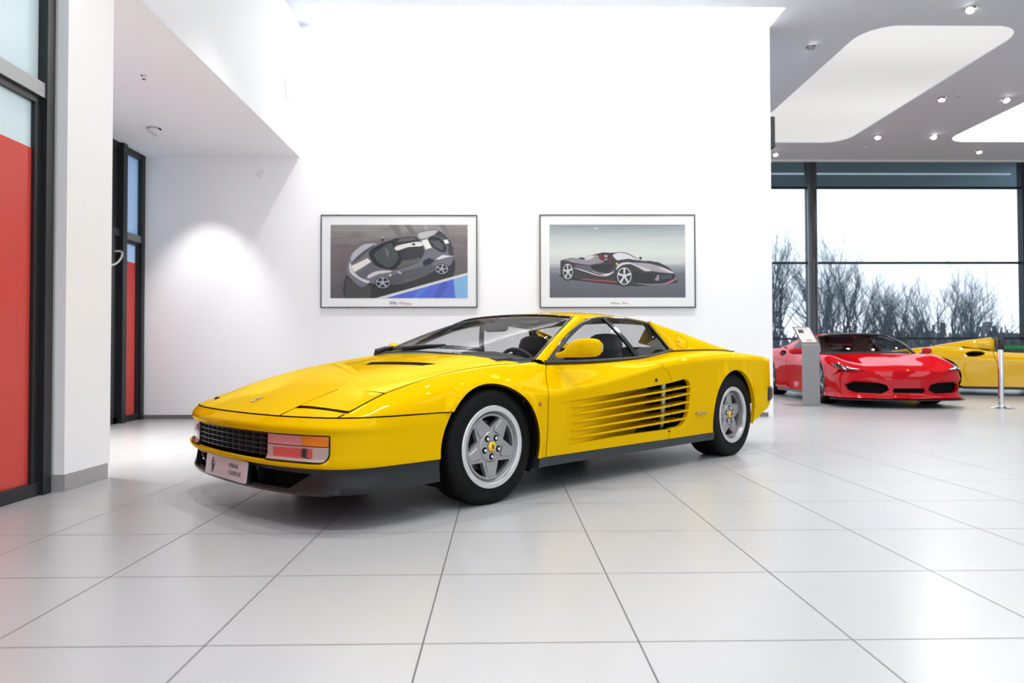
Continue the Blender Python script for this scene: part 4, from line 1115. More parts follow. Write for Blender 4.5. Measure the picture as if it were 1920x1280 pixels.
def exotic(root, paint, spider=False):
    B = XB
    def P(name, loops, mm, step=.05, thick=.03, mir=False, par=None):
        return body_panel(name, B, loops, mm, par or root, step, thick, mir)
    N2 = 2*B.N
    class Full:
        N = B.N
        def __call__(s, a, t):
            m = t > B.N; Q = B(a, np.where(m, N2-t, t)); Q[:, 1] = np.where(m, -Q[:, 1], Q[:, 1]); return Q
        def normal(s, a, t):
            m = t > B.N; Q = B.normal(a, np.where(m, N2-t, t)); Q[:, 1] = np.where(m, -Q[:, 1], Q[:, 1]); return Q
    FB = Full()
    def sym(pts):
        L = [(a, B.t_of_l(a, b, 2.)) for a, b in densify(pts, .04, False)]
        L += [(a, N2-b) for a, b in L[::-1]]
        o = []
        for p in L:
            if not o or abs(p[0]-o[-1][0])+abs(p[1]-o[-1][1]) > 1e-3: o.append(p)
        if abs(o[0][0]-o[-1][0])+abs(o[0][1]-o[-1][1]) < 1e-3: o.pop()
        return np.array(o)
    hood = sym([(1.085, 0), (1.07, .30), (.99, .60), (.95, .66), (.5, .72), (.0, .76), (-.25, .78), (-.38, .70), (-.30, .5), (-.25, .25), (-.24, 0)])
    body_panel('hood', FB, [hood], paint, root, .06, .02)
    ul = sym([(1.07, 0), (1.05, .30), (.97, .60), (.86, .76), (.74, .84), (.60, .88), (.42, .90), (.42, .5), (.42, 0)])
    panel('front_structure', lambda s, t: FB(s, t)-FB.normal(s, t)*.012, FB.normal, [ul], paint, root, .06, 1, SY, 0)
    for mir in (False, True):
        sg = -1 if mir else 1
        a0 = math.degrees(math.asin((.46-XF[1])/XF[2]))
        fe = conv(B, [('l', [(.945, .665), (.985, .62), (.945, .70), (.90, .77)]), ('z', [(.77, .58), (.72, .52), (.60, .47), (.38, .46)]), ('z', arc(XF, a0, 180+20, 24)),
                      ('z', [(-.38, .17), (-.48, .17), (-.47, .6)]), ('t', [(-.46, 2.9)]),
                      ('l', [(-.40, .82), (-.30, .79), (0, .765), (.5, .725), (.9, .675)])], step=.05)
        hl = conv(B, [('l', [(.80, .60+.10), (.62, .80)]), ('t', [(.40, 2.55), (.42, 2.2), (.60, 2.15), (.74, 2.3)])])
        P('front_fender', [fe], paint, mir=mir)
        do = conv(B, [('t', [(-.47, 2.9)]), ('z', [(-.48, .6), (-.49, .17), (-1.62, .17), (-1.58, .5), (-1.66, .70)]), ('t', [(-1.70, 2.9), (-1.1, 2.95)])], step=.05)
        P('door', [do], paint, mir=mir)
        ro = conv(B, [('t', [(-1.71, 2.9)]), ('z', [(-1.67, .70), (-1.59, .5), (-1.63, .17), (-2.2, .17)]), ('z', arc(XA, -25, 204, 30)), ('z', [(-3.0, .22), (-3.3, .30), (-3.38, .5), (-3.40, .75)]),
                      ('t', [(-3.42, 2.6), (-3.42, 4.98), (-2.6, 4.98), (-1.95, 4.98), (-1.9, 4.2), (-1.95, 3.4), (-1.9, 3.0)])], step=.05)
        # oval intake at the shoulder
        it = np.array([(-1.99+.16*cos(a), (2.62 if not spider else 2.50)+(.26 if not spider else .30)*sin(a)+(.0 if not spider else .15*cos(a))) for a in np.linspace(0, 2*pi, 25)[:-1]])
        P('rear_fender', [ro, it], paint, mir=mir)
        m = MB(); m.rings([[(-2.2, sg*.80, .55), (-2.2, sg*.80, .95), (-1.75, sg*.78, .88), (-1.75, sg*.78, .55)], [(-2.2, sg*.70, .55), (-2.2, sg*.70, .95), (-1.75, sg*.70, .88), (-1.75, sg*.70, .55)]])
        m.build('intake_duct', MBK, root)
        # headlamp
        hp = np.array([(.50, 2.32), (.62, 2.56), (.72, 2.74), (.88, 3.02), (.93, 3.35), (.955, 3.6), (.965, 3.3), (.945, 2.85), (.89, 2.45), (.78, 2.18), (.62, 2.14)]) 
        lampB = lambda s, t: B(s, t)+B.normal(s, t)*.004
        panel('headlamp', lampB, B.normal, [densify(hp, .05)], GBK, root, .03, 1, SY, .004, mir)
        hp2 = np.array([(.80, 2.80), (.88, 2.98), (.93, 3.30), (.945, 3.25), (.91, 2.90), (.84, 2.74)])
        panel('headlamp_strip', lambda s, t: B(s, t)+B.normal(s, t)*.008, B.normal, [densify(hp2, .05)], WHT, root, .03, 1, SY, .003, mir)
        # side skirt
        m = MB(); m.rings([[(a, sg*y, .175), (a, sg*(y+.01), .12), (a, sg*(y-.3), .11), (a, sg*(y-.3), .175)] for a, y in ((-.38, .92), (-1.3, .90), (-2.2, .94))]); m.build('side_skirt', BLK, root)
        # mirror
        mr = empty('side_mirror', (-.55, sg*.9, .85)); mr.parent = root
        m = MB(); m.rings([sup((-.02*k, sg*(.08+.04*k), .005), .045*w_, .055*w_, 2.6, 16) for k, w_ in ((0, .5), (.6, .85), (2, 1), (4, .9), (5, .5))]); m.build('mirror_shell', paint, mr, sharp=60)
        m = MB(); m.tube([(.04, -sg*.06, -.09), (0, sg*.10, -.02)], [.014, .02], 8); m.build('mirror_stalk', BLK, mr)
        # wheels
        for (A, lo, sc) in ((XF, .93, 1), (XA, .955, 1)):
            w = empty('wheel', (A[0], sg*lo, .345)); w.parent = root
            if sg < 0: w.rotation_euler = (0, 0, pi)
            m = MB(); m.lathe([(.258, -.03), (.262, 0), (.29, .004), (.325, 0), (.343, -.02), (.346, -.05), (.346, -.22), (.33, -.26), (.26, -.26)], 48, 'y'); m.build('tyre', RUB, w, sharp=50)
            m = MB(); m.lathe([(.262, -.005), (.25, .0), (.243, -.01), (.235, -.10)], 48, 'y'); m.build('rim', RIMD, w)
            for k in range(5):
                m = MB(); m.rings([[(.03, .0-.025, -.022), (.03, -.005-.02, .022), (.03, -.05, .02), (.03, -.05, -.02)], [(.245, -.012, -.032), (.245, -.012, .032), (.245, -.03, .03), (.245, -.03, -.03)]])
                o = m.build('spoke', RIM, w); o.rotation_euler = (0, R(72*k+18), 0)
            m = MB(); m.lathe([(0, -.01), (.035, -.012), (.04, -.03)], 20, 'y'); m.build('center_cap', mat('cap_yellow', (.85, .52, 0), .25, coat=1), w)
            m = MB(); m.lathe([(0, -.10), (.2, -.10), (.2, -.12), (0, -.12)], 24, 'y'); m.build('brake_disc', mat('disc_steel', (.25, .25, .26), .35, metal=.9), w)
            m = MB(); G = []
            for i in range(19):
                a = R(-25+230*i/18); G.append([(A[0]+(A[2]+.01)*cos(a), sg*yy, A[1]+(A[2]+.01)*sin(a)) for yy in (.92, .58)])
            m.grid(G); m.add([tuple(g_[1]) for g_ in G], [tuple(range(19))]); m.build('wheel_arch_liner', MBK, root, fix=False)
    m = MB(); m.box((-3.2, -.56, .12), (.9, .56, .3)); m.box((-2.15, -.88, .12), (-.42, .88, .3)); m.build('floor_pan', MBK, root)
    m = MB(); m.box((-3.40, -.80, .30), (-3.36, .80, .80)); m.build('tail_panel', BLK, root)
    # front bumper
    zz = np.arange(.08, .66, .004)
    oo = np.interp(zz, [.08, .13, .15, .17, .21, .38, .415, .44, .50, .56, .62], [.03, .03, .025, -.005, -.03, -.035, .0, -.004, -.022, -.05, -.10])
    def xo(v, a):
        k = np.clip(1-(a-.95)/.4, .15, 1); return np.interp(v, zz, oo)*k
    SW = XSweep(xo)
    def xu(s_): return float(np.interp(-s_, -XPL[:, 0], XPD))
    def xul(l_): return float(np.interp(l_, XPL[:int(len(XPL)*.8), 1], XPD[:int(len(XPD)*.8)]))
    ed = [(xu(XF[0]+math.sqrt(max(XF[2]**2-(z-XF[1])**2, 0))), z) for z in np.linspace(.455, .15, 8)]
    top = [(0, .545), (xul(.3), .545), (xul(.6), .535), (xul(.72), .545), (xul(.80), .56), (xul(.86), .555), (xul(.90), .52), (xul(.925), .48)]
    half = top + ed + [(0, .145)]
    outer = densify(half + [(-a, b) for a, b in half[::-1] if a > 0], .04)
    h1 = densify([(xul(.28), .27), (xul(.38), .215), (xul(.72), .225), (xul(.82), .27), (xul(.85), .34), (xul(.74), .39), (xul(.42), .375), (xul(.31), .34)], .03)
    h3 = rr_loop(-xul(.23), xul(.23), .225, .295, (.03, .03, .03, .03))
    panel('front_bumper', SW, SW.normal, [outer, h1, h1*np.array([-1, 1]), h3], paint, root, .05, 1, 1, .04)
    bk = XSweep(lambda v, a: v*0-.10)
    us = np.linspace(-1.0, 1.0, 31); Q = bk(us, np.full(31, .3))
    m = MB(); m.grid([[(q[0], q[1], .18), (q[0], q[1], .42)] for q in Q]); m.build('grille_mesh', MBK, root, fix=False)
    us = np.linspace(-1.15, 1.15, 41); Q = XSweep(lambda v, a: v*0+.05)(us, np.full(41, .1)); Q2 = XSweep(lambda v, a: v*0-.15)(us, np.full(41, .1))
    m = MB(); m.rings([[(a[0], a[1], .112), (a[0], a[1], .128), (b[0], b[1], .14), (b[0], b[1], .12)] for a, b in zip(Q, Q2)]); m.build('splitter', BLK, root)
    # interior tub, seats
    m = MB(); m.rings([[(s_, -.78, .3), (s_, .78, .3), (s_, .80, z), (s_, -.80, z)] for s_, z in ((-.34, .76), (-.6, .70), (-1.75, .70), (-1.85, .9))]); m.build('cabin_tub', INT, root)
    for y in (.37, -.37):
        m = MB(); m.rings([sup((x, y, z), w_, .07, 3, 16, (0, 1, 0), (1, 0, .2)) for x, z, w_ in ((-1.35, .55, .22), (-1.42, .75, .24), (-1.50, .93, .19), (-1.53, 1.0, .12), (-1.56, 1.07, .12), (-1.57, 1.11, .07))])
        m.build('car_seat', mat('tan_leather', (.20, .09, .06), .6) if not spider else INT, root, sharp=70)
    m = MB(); m.rings([[(-.40, y, .70), (-.45, y, .84), (-.80, y, .845), (-.90, y, .70)] for y in np.linspace(-.72, .72, 7)]); m.build('dashboard', INT, root, sharp=50)
    m = MB(); pts = [(-.93+.05*sin(a), .37+.17*cos(a), .83+.17*sin(a)*.95) for a in np.linspace(0, 2*pi, 25)]; m.tube(pts, .014, 8, cap=False); m.build('steering_wheel', INT, root)
    # windscreen and roof
    side = [(-.36, .76, .815), (-.62, .69, .98), (-.98, .60, 1.11)]
    head = [(-.98, .60, 1.11), (-.92, .35, 1.145), (-.90, 0, 1.155)]
    cow = [(-.36, .76, .815), (-.26, .5, .82), (-.22, 0, .83)]
    def full(Q): return Q+[(a, -b, c) for a, b, c in Q[::-1][1:]]
    A = resample(cat(full(cow), 8), 31); H = resample(cat(full(head), 8), 31); sd = resample(cat(side, 8), 12)
    G = np.zeros((31, 12, 3))
    for i in range(31):
        k = min(i, 30-i); w = max(0, 1-k/7)**2
        for j in range(12):
            f = j/11; G[i, j] = A[i]*(1-f)+H[i]*f+np.array((.5, 0, .85))*.03*4*f*(1-f)
    for i in range(31):
        k = min(i, 30-i); w = max(0, 1-k/7)**2
        for j in range(12):
            e = G[0 if i < 16 else 30, j].copy(); tg = sd[j].copy(); tg[1] *= 1 if i < 16 else -1
            if k: G[i, j] += w*(tg-e)
    for j in range(12):
        G[0, j] = sd[j]; G[30, j] = sd[j]*np.array([1, -1, 1])
    m = MB(); m.grid(G); m.build('windscreen', GLW, root, fix=False)
    m = MB(); Lp = np.vstack([G[0], G[1:, -1], G[-1, ::-1][1:]]); m.tube([tuple(p) for p in Lp], .022 if not spider else .018, 8); m.build('windscreen_frame', BLK if not spider else paint, root, sharp=60)
    if not spider:
        rid = [(-.98, .62, 1.105), (-1.35, .60, 1.150), (-1.8, .58, 1.125), (-2.2, .60, 1.06), (-2.7, .66, .965)]
        cen = [(-.90, 0, 1.157), (-1.35, 0, 1.187), (-1.8, 0, 1.165), (-2.2, 0, 1.11), (-2.7, 0, .98)]
        G = np.zeros((40, 21, 3)); a = resample(cat(rid, 8), 40); c = resample(cat(cen, 8), 40)
        for i in range(40):
            for j in range(21):
                f = (j-10)/10; g_ = abs(f)
                p = c[i]+(a[i]-c[i])*np.array([g_, g_, g_**2.4]); p[1] *= np.sign(f) if f else 0; G[i, j] = p
        m = MB(); m.grid(G); m.build('roof', paint, root, fix=False)
        for sg in (1, -1):
            pil = [(-.42, .80, .81), (-.66, .745, .97), (-1.0, .66, 1.085), (-1.4, .635, 1.12), (-1.8, .625, 1.10), (-2.2, .70, .98)]
            inn = [(-.36, .765, .815), (-.62, .69, .98), (-.98, .61, 1.108), (-1.35, .60, 1.150), (-1.8, .58, 1.125), (-2.2, .60, 1.06)]
            G2 = loft_patch(pil, inn, (0, .01, .01), 30, 5)
            m = MB(); m.grid(mirG(G2) if sg < 0 else G2); m.build('roof_rail', paint, root, fix=False)
            gt = loft_patch([(-.42, .80, .81), (-1.0, .83, .815), (-1.75, .82, .86)], [(-.44, .798, .82), (-.66, .745, .97), (-1.0, .66, 1.085), (-1.4, .635, 1.12), (-1.8, .64, 1.08)], (0, .015, 0), 24, 6)
            m = MB(); m.grid(mirG(gt) if sg < 0 else gt); m.build('side_window', GLS, root, fix=False)
            q = loft_patch([(-1.75, .82, .86), (-2.3, .82, .92), (-2.75, .78, .94)], [(-1.8, .63, 1.10), (-2.2, .64, 1.04), (-2.7, .66, .965)], (0, .0, .0), 16, 6)
            m = MB(); m.grid(mirG(q) if sg < 0 else q); m.build('sail_panel', paint, root, fix=False)
    else:
        # fairings behind the seats
        for y in (.37, -.37):
            m = MB(); m.rings([sup((x, y, .93), w_, h_, 2.4, 18, (0, 1, 0), (0, 0, 1)) for x, w_, h_ in ((-1.66, .20, .16), (-1.72, .25, .20), (-2.1, .24, .15), (-2.6, .18, .06), (-2.8, .10, .01))])
            m.build('seat_fairing', paint, root, sharp=70)
            m = MB(); m.tube([(-1.62, y-.16, .95), (-1.62, y-.12, 1.12), (-1.62, y+.12, 1.12), (-1.62, y+.16, .95)], .02, 8); m.build('roll_hoop', GBK, root)
    return root

RED = paint('red_paint', (.50, .001, .005), (1, .74, .78), 1.46, .03, .95)
th = R(-6)
r_ = empty('sports_car', (6.13, 11.13, 0), math.atan2(-cos(th), sin(th)), 'glossy red low coupe facing the camera behind the steel information stand', 'car')
exotic(r_, RED)
m = MB(); m.prism([(-.016, -.022), (.016, -.022), (.016, .022), (-.016, .022)], 0, .004); o = m.build('bonnet_badge', mat('cap_yellow', (.85, .52, 0), .25), r_)
o.matrix_local = Matrix(((0, .35, .94, 1.045), (1, 0, 0, 0), (0, .94, -.35, .552), (0, 0, 0, 1)))
y_ = empty('sports_car', (11.39, 12.91, 0), R(-33), 'yellow open-top car at the far right edge beside the window wall', 'car')
exotic(y_, paint('yellow_paint_bright', (.80, .46, .0), (1, .95, .80), 1.6, .03, 1.), True)
# ---------------------------------------------------------------- the showroom
def struct(o, label=None): o['kind'] = 'structure'; return tag(o, label)
WALLM = mat('wall_paint', (.92, .92, .93), .55, spec=.3, noise=(2, .01))
CEILM = mat('ceiling_paint', (.70, .745, .815), .7, spec=.2)
SOFF = mat('soffit_paint', (.93, .94, .96), .7, spec=.2)
FRM = mat('window_frame_metal', (.022, .023, .026), .35, metal=.2)
FRG = mat('transom_metal', (.25, .25, .25), .35, metal=.7)
BASEM = mat('baseboard_grey', (.17, .165, .16), .5)
STEEL = mat('brushed_steel', (.30, .285, .28), .33, metal=1.)

def floor_material():
    m = bpy.data.materials.new('floor_tiles'); m.use_nodes = True; nt = m.node_tree; b = nt.nodes['Principled BSDF']; L = nt.links
    tc = nt.nodes.new('ShaderNodeTexCoord'); sp = nt.nodes.new('ShaderNodeSeparateXYZ'); L.new(tc.outputs['Object'], sp.inputs[0])
    def math_(op, a, b_=None, c=None):
        n = nt.nodes.new('ShaderNodeMath'); n.operation = op
        for i, v in enumerate((a, b_, c)):
            if v is None: continue
            if isinstance(v, (int, float)): n.inputs[i].default_value = v
            else: L.new(v, n.inputs[i])
        return n.outputs[0]
    def dist(axis, off):
        a = math_('ADD', sp.outputs[axis], 60-off); a = math_('DIVIDE', a, .6); f = math_('FRACT', a)
        f = math_('SUBTRACT', f, .5); f = math_('ABSOLUTE', f); return math_('MULTIPLY', math_('SUBTRACT', .5, f), .6)
    d1 = dist('X', TILE_X); d2 = dist('Y', TILE_Y)
    g = nt.nodes.new('ShaderNodeMapRange'); g.inputs[1].default_value = .0018; g.inputs[2].default_value = .0030; L.new(math_('MINIMUM', d1, d2), g.inputs[0])
    n = nt.nodes.new('ShaderNodeTexNoise'); n.inputs['Scale'].default_value = 3; n.inputs['Detail'].default_value = 4; L.new(tc.outputs['Object'], n.inputs['Vector'])
    mx = nt.nodes.new('ShaderNodeMix'); mx.data_type = 'RGBA'; mx.inputs[6].default_value = (.345, .348, .357, 1); mx.inputs[7].default_value = (.365, .368, .377, 1); L.new(n.outputs['Fac'], mx.inputs[0])
    m2 = nt.nodes.new('ShaderNodeMix'); m2.data_type = 'RGBA'; m2.inputs[6].default_value = (.06, .06, .06, 1); L.new(g.outputs[0], m2.inputs[0]); L.new(mx.outputs[2], m2.inputs[7]); L.new(m2.outputs[2], b.inputs['Base Color'])
    b.inputs['Specular IOR Level'].default_value = .5; b.inputs['IOR'].default_value = 1.5
    r = nt.nodes.new('ShaderNodeMapRange'); r.inputs[3].default_value = .8; r.inputs[4].default_value = .27; L.new(g.outputs[0], r.inputs[0]); L.new(r.outputs[0], b.inputs['Roughness'])
    # the odd dust speck
    v = nt.nodes.new('ShaderNodeTexVoronoi'); v.inputs['Scale'].default_value = 3.3; L.new(tc.outputs['Object'], v.inputs['Vector'])
    k = nt.nodes.new('ShaderNodeMapRange'); k.inputs[1].default_value = .010; k.inputs[2].default_value = .014; L.new(v.outputs['Distance'], k.inputs[0])
    m3 = nt.nodes.new('ShaderNodeMix'); m3.data_type = 'RGBA'; m3.inputs[6].default_value = (.40, .40, .39, 1); L.new(k.outputs[0], m3.inputs[0]); L.new(m2.outputs[2], m3.inputs[7]); L.new(m3.outputs[2], b.inputs['Base Color'])
    bp = nt.nodes.new('ShaderNodeBump'); bp.inputs['Strength'].default_value = .15; bp.inputs['Distance'].default_value = .002; L.new(g.outputs[0], bp.inputs['Height']); L.new(bp.outputs[0], b.inputs['Normal'])
    return m
CZ = 5.087; WY = 8.85; XE = 14.0; YB = -6.0; YW = 17.5
m = MB(); m.box((-5.2, YB, -.12), (XE, YW+.1, 0)); struct(m.build('floor', floor_material(), smooth=False))
m = MB(); m.box((-4.75, WY, 0), (3.52, WY+.30, CZ+.5)); struct(m.build('wall_back', WALLM, smooth=False))
m = MB(); m.box((-4.75, WY-.014, 0), (3.45, WY-.0005, .052)); struct(m.build('baseboard_back', BASEM, smooth=False))
# ceiling of the hall with the light slot along the back wall and two rounded luminous openings, plus added ones out of view
def rrect(x0, x1, y0, y1, r, n=10):
    out = []
    for cx_, cy_, a0 in ((x1-r, y1-r, 0), (x0+r, y1-r, 90), (x0+r, y0+r, 180), (x1-r, y0+r, 270)):
        for i in range(n+1):
            a = R(a0+90*i/n); out.append((cx_+r*cos(a), cy_+r*sin(a)))
    return out
PAN = [(4.80, 6.95, 8.80, 13.75), (8.93, 11.08, 8.80, 13.68), (4.80, 6.95, 1.80, 6.75), (8.93, 11.08, 1.80, 6.75), (.67, 2.82, -5.2, -.25), (4.80, 6.95, -5.2, -.25)]
outer = [(-2.59, YB), (XE, YB), (XE, 14.95), (3.53, 14.95), (3.53, 8.36), (-2.40, 8.36), (-2.40, WY), (-2.59, WY)]
uv, F, bl = trimesh([densify(outer, 1.0)] + [np.array(rrect(*p, .45)) for p in PAN], 1.5)
V = [(x, y, CZ) for x, y in uv]; V2 = [(x, y, CZ+.12) for x, y in uv]; n = len(V)
FF = [tuple(f[::-1]) for f in F] + [tuple(int(i)+n for i in f) for f in F]
for loop in bl:
    k = len(loop); FF += [(loop[i], loop[(i+1) % k], loop[(i+1) % k]+n, loop[i]+n) for i in range(k)]
struct(mesh_obj('ceiling', V+V2, FF, CEILM, smooth=False))
def emitter(name, col, s):
    mt = bpy.data.materials.new(name); mt.use_nodes = True; nt = mt.node_tree; nt.nodes.clear()
    o = nt.nodes.new('ShaderNodeOutputMaterial'); e = nt.nodes.new('ShaderNodeEmission'); e.inputs[0].default_value = (*col, 1); e.inputs[1].default_value = s
    if name == 'luminous_fabric':
        tc = nt.nodes.new('ShaderNodeTexCoord'); wv = nt.nodes.new('ShaderNodeTexNoise'); mp = nt.nodes.new('ShaderNodeMapping')
        mp.inputs['Scale'].default_value = (.12, .55, 1); wv.inputs['Detail'].default_value = 0; wv.inputs['Scale'].default_value = 1
        mr = nt.nodes.new('ShaderNodeMapRange'); mr.inputs[1].default_value = .3; mr.inputs[2].default_value = .7; mr.inputs[3].default_value = s*.86; mr.inputs[4].default_value = s*1.14
        nt.links.new(tc.outputs['Object'], mp.inputs[0]); nt.links.new(mp.outputs[0], wv.inputs[0]); nt.links.new(wv.outputs['Fac'], mr.inputs[0]); nt.links.new(mr.outputs[0], e.inputs[1])
    nt.links.new(e.outputs[0], o.inputs[0]); return mt
LUM = emitter('luminous_fabric', (1, .995, .985), PANEL_E); LUM2 = emitter('luminous_bright', (1, .998, .99), PANEL_E*2.2)
LUM_FILL = emitter('luminous_fill', (1, .998, .99), PANEL_E*4)  # stronger glow for the unseen panels, adding light from above
for i, (x0, x1, y0, y1) in enumerate(PAN):
    lab = ['rounded luminous ceiling panel nearest the back wall corner, soft white', 'bright luminous ceiling panel cut off by the right edge of the picture'][i] if i < 2 else 'unseen ceiling panel over the hall, added and brightened for overhead light'
    p = rrect(x0-.05, x1+.05, y0-.05, y1+.05, .48)
    mb = MB(); mb.prism(p, CZ+.014, CZ+.03)
    o = mb.build('luminous_ceiling_panel', LUM2 if i == 1 else LUM if i == 0 else LUM_FILL, smooth=False)
    tag(o, lab, 'ceiling light', 'added unseen ceiling panels' if i >= 2 else None)
# light slot
m = MB(); m.box((-2.40, 8.30, CZ+.45), (3.55, WY, CZ+.5)); m.box((-2.45, 8.36-.05, CZ+.12), (3.60, 8.36, CZ+.5)); m.box((3.53, 8.31, CZ+.12), (3.60, WY+.3, CZ+.5)); m.box((-2.45, 8.3, CZ+.1), (-2.40, WY, CZ+.5))
struct(m.build('trim_1', WALLM, smooth=False))
m = MB(); m.box((-2.38, 8.40, CZ+.30), (3.50, 8.50, CZ+.36)); tag(m.build('slot_light', emitter('slot_led', (1, .99, .97), SLOT_E), smooth=False), 'long bright cove light in the ceiling slot above the back wall', 'ceiling light')
# edge fascia at the window side
m = MB(); m.box((3.53, 14.95, CZ-.03), (XE, 15.02, CZ+.9)); struct(m.build('trim_2', WHT, smooth=False))
m = MB(); m.box((3.53, 15.02, 5.95), (XE, YW+.3, 6.05)); struct(m.build('trim_3', CEILM, smooth=False))
# left: bulkhead over the alcove, soffit, column
m = MB(); m.box((-4.75, 4.60, 3.363), (-2.59, WY, CZ+.1)); o = struct(m.build('trim_4', SOFF, smooth=False)); 
m = MB(); m.box((-2.589, 8.25, 3.90), (-2.583, 8.52, 4.35)); o = m.build('wall_grille', mat('grille_white', (.72, .72, .72), .6), smooth=False); tag(o, 'flush white service panel high on the bulkhead above the alcove', 'wall panel')
m = MB(); m.box((-3.05, 4.125, .0), (-2.59, 4.60, CZ+.1)); struct(m.build('wall_left', WALLM, smooth=False))
m = MB(); m.box((-2.66, 4.113, 0), (-2.579, 4.56, .10)); struct(m.build('baseboard_left', mat('baseboard_light', (.36, .355, .35), .45), smooth=False))
FROST = bpy.data.materials.new('frosted_glass'); FROST.use_nodes = True
def translucent(m, col, f=.5, rough=.25, gl=.06, cl=0.):
    nt = m.node_tree; nt.nodes.clear(); o = nt.nodes.new('ShaderNodeOutputMaterial')
    t = nt.nodes.new('ShaderNodeBsdfTranslucent'); t.inputs[0].default_value = (*col, 1)
    d = nt.nodes.new('ShaderNodeBsdfDiffuse'); d.inputs[0].default_value = (*col, 1)
    g = nt.nodes.new('ShaderNodeBsdfGlossy'); g.inputs['Roughness'].default_value = rough
    a = nt.nodes.new('ShaderNodeMixShader'); a.inputs[0].default_value = f; b = nt.nodes.new('ShaderNodeMixShader'); b.inputs[0].default_value = gl
    nt.links.new(d.outputs[0], a.inputs[1]); nt.links.new(t.outputs[0], a.inputs[2]); nt.links.new(a.outputs[0], b.inputs[1]); nt.links.new(g.outputs[0], b.inputs[2]); nt.links.new(b.outputs[0], o.inputs[0])
translucent(FROST, (.80, .88, .89), .62)
FILM = bpy.data.materials.new('red_film'); FILM.use_nodes = True; translucent(FILM, (1., .22, .18), .72, .2, .04)
FROB = bpy.data.materials.new('frosted_blue'); FROB.use_nodes = True; translucent(FROB, (.60, .73, .88), .62)
def glazing(idx, x, ys, ztop, zt0, zt1, zr, frosted, label):
    """a glazed wall in the plane x: mullions at ys, transom zt0..zt1, red film below zr"""
    root = empty('window_%d' % idx, (x, ys[0], 0)); struct(root, label)
    L_ = lambda a: a-ys[0]
    for y in ys:
        m = MB(); m.box((-.10, L_(y)-.035, 0), (.02, L_(y)+.035, ztop)); m.build('mullion', FRM, root, smooth=False)
    for a, b in zip(ys[:-1], ys[1:]):
        a += .035; b -= .035
        m = MB(); m.box((-.06, L_(a), 0), (.0, L_(b), .075)); m.build('bottom_rail', FRM, root, smooth=False)
        m = MB(); m.box((-.07, L_(a), zt0), (.012, L_(b), zt1)); m.build('transom', FRG, root, smooth=False)
        m = MB(); m.box((-.055, L_(a), zt0-.04), (-.01, L_(b), zt0)); m.box((-.055, L_(b)-.055, .075), (-.01, L_(b), zt0-.04)); m.box((-.055, L_(a), .075), (-.01, L_(a)+.055, zt0-.04)); m.build('sash', FRM, root, smooth=False)
        m = MB(); m.box((-.045, L_(a), zt1), (-.035, L_(b), ztop)); m.build('upper_pane', frosted, root, smooth=False)
        m = MB(); m.box((-.045, L_(a)+.055, .075), (-.035, L_(b)-.055, zt0-.04)); m.build('lower_pane', frosted, root, smooth=False)
        m = MB(); m.box((-.034, L_(a)+.05, .075), (-.031, L_(b)-.05, zr)); m.build('red_film', FILM, root, smooth=False)
    return root
glazing(1, -2.66, [-1.0, .68, 2.36, 4.05], CZ, 2.30, 2.385, 1.995, FROST, 'tall frosted glazing with red film left of the white column')
m = MB(); m.box((-2.70, 4.08, 0), (-2.655, 4.125, CZ)); struct(m.build('trim_5', mat('stone_grey', (.33, .33, .33), .4), smooth=False))
glazing(2, -4.575, [4.9, 6.5, 8.33, 8.80], 3.362, 2.23, 2.32, 1.97, FROB, 'alcove glazing with red film and dark frames behind the column')
m = MB(); m.box((-4.615, 7.4, 0), (-4.575, 8.34, 3.36)); m.box((-4.575, 8.26, 0), (-4.515, 8.35, 3.36)); m.box((-4.575, 7.4, 2.23), (-4.545, 8.26, 2.31)); m.box((-4.575, 8.07, 0), (-4.55, 8.14, 2.23)); m.box((-4.575, 8.04, 2.31), (-4.555, 8.09, 3.36)); struct(m.build('trim_6', FRM, smooth=False))
m = MB(); m.box((-4.645, 4.9, 3.29), (-4.565, WY, 3.363)); m.box((-4.70, 8.83, 0), (-4.56, WY, 3.363)); struct(m.build('trim_7', FRM, smooth=False))
hd = MB(); hd.tube([(0, .07, 1.90), (.055, .055, 1.88), (.06, -.03, 1.76), (.05, -.12, 1.70), (.045, -.25, 1.67), (.045, -.35, 1.66)] if False else cat([(-.06, .12, 2.045), (.03, .12, 2.04), (.06, .08, 1.98), (.06, .0, 1.90), (.06, -.12, 1.85), (.03, -.2, 1.84), (-.06, -.2, 1.84)], 5).tolist(), .012, 10)
o = hd.build('door_handle', mat('white_handle', (.75, .74, .73), .25, coat=.5)); o.location = (-4.53, 8.07, 0); tag(o, 'curved white bow handle on the dark alcove door frame', 'handle')
# right and rear enclosure
m = MB(); m.box((XE, YB, 0), (XE+.15, YW, 6.0)); struct(m.build('wall_right', WALLM, smooth=False))
# window wall
root = empty('window_3', (0, YW, 0)); struct(root, 'tall window wall behind the red car with bare trees outside')
WG = glass('window_glass', (.93, .96, .99), .6)
FRB = mat('curtain_wall_metal', (.035, .045, .06), .4, metal=.3)
for x in (2.37, 7.88, 13.43):
    m = MB(); m.box((x-.035, -.14, 0), (x+.035, .04, 5.95)); m.build('mullion', FRB, root, smooth=False)
for z in (1.20, 3.15, 5.09):
    m = MB(); m.box((2.3, -.05, z-.025), (XE, .05, z+.025)); m.build('transom', FRB, root, smooth=False)
m = MB(); m.box((2.3, -.05, 0), (XE, .05, .06)); m.build('bottom_rail', FRB, root, smooth=False)
for a, b in ((2.37, 7.88), (7.88, 13.43)):
    for z0, z1 in ((.06, 1.175), (1.225, 3.125), (3.175, 5.065), (5.115, 5.95)):
        m = MB(); m.quad((a+.035, .0, z0), (b-.035, .0, z0), (b-.035, .0, z1), (a+.035, .0, z1)); m.build('pane', WG, root, smooth=False, fix=False)
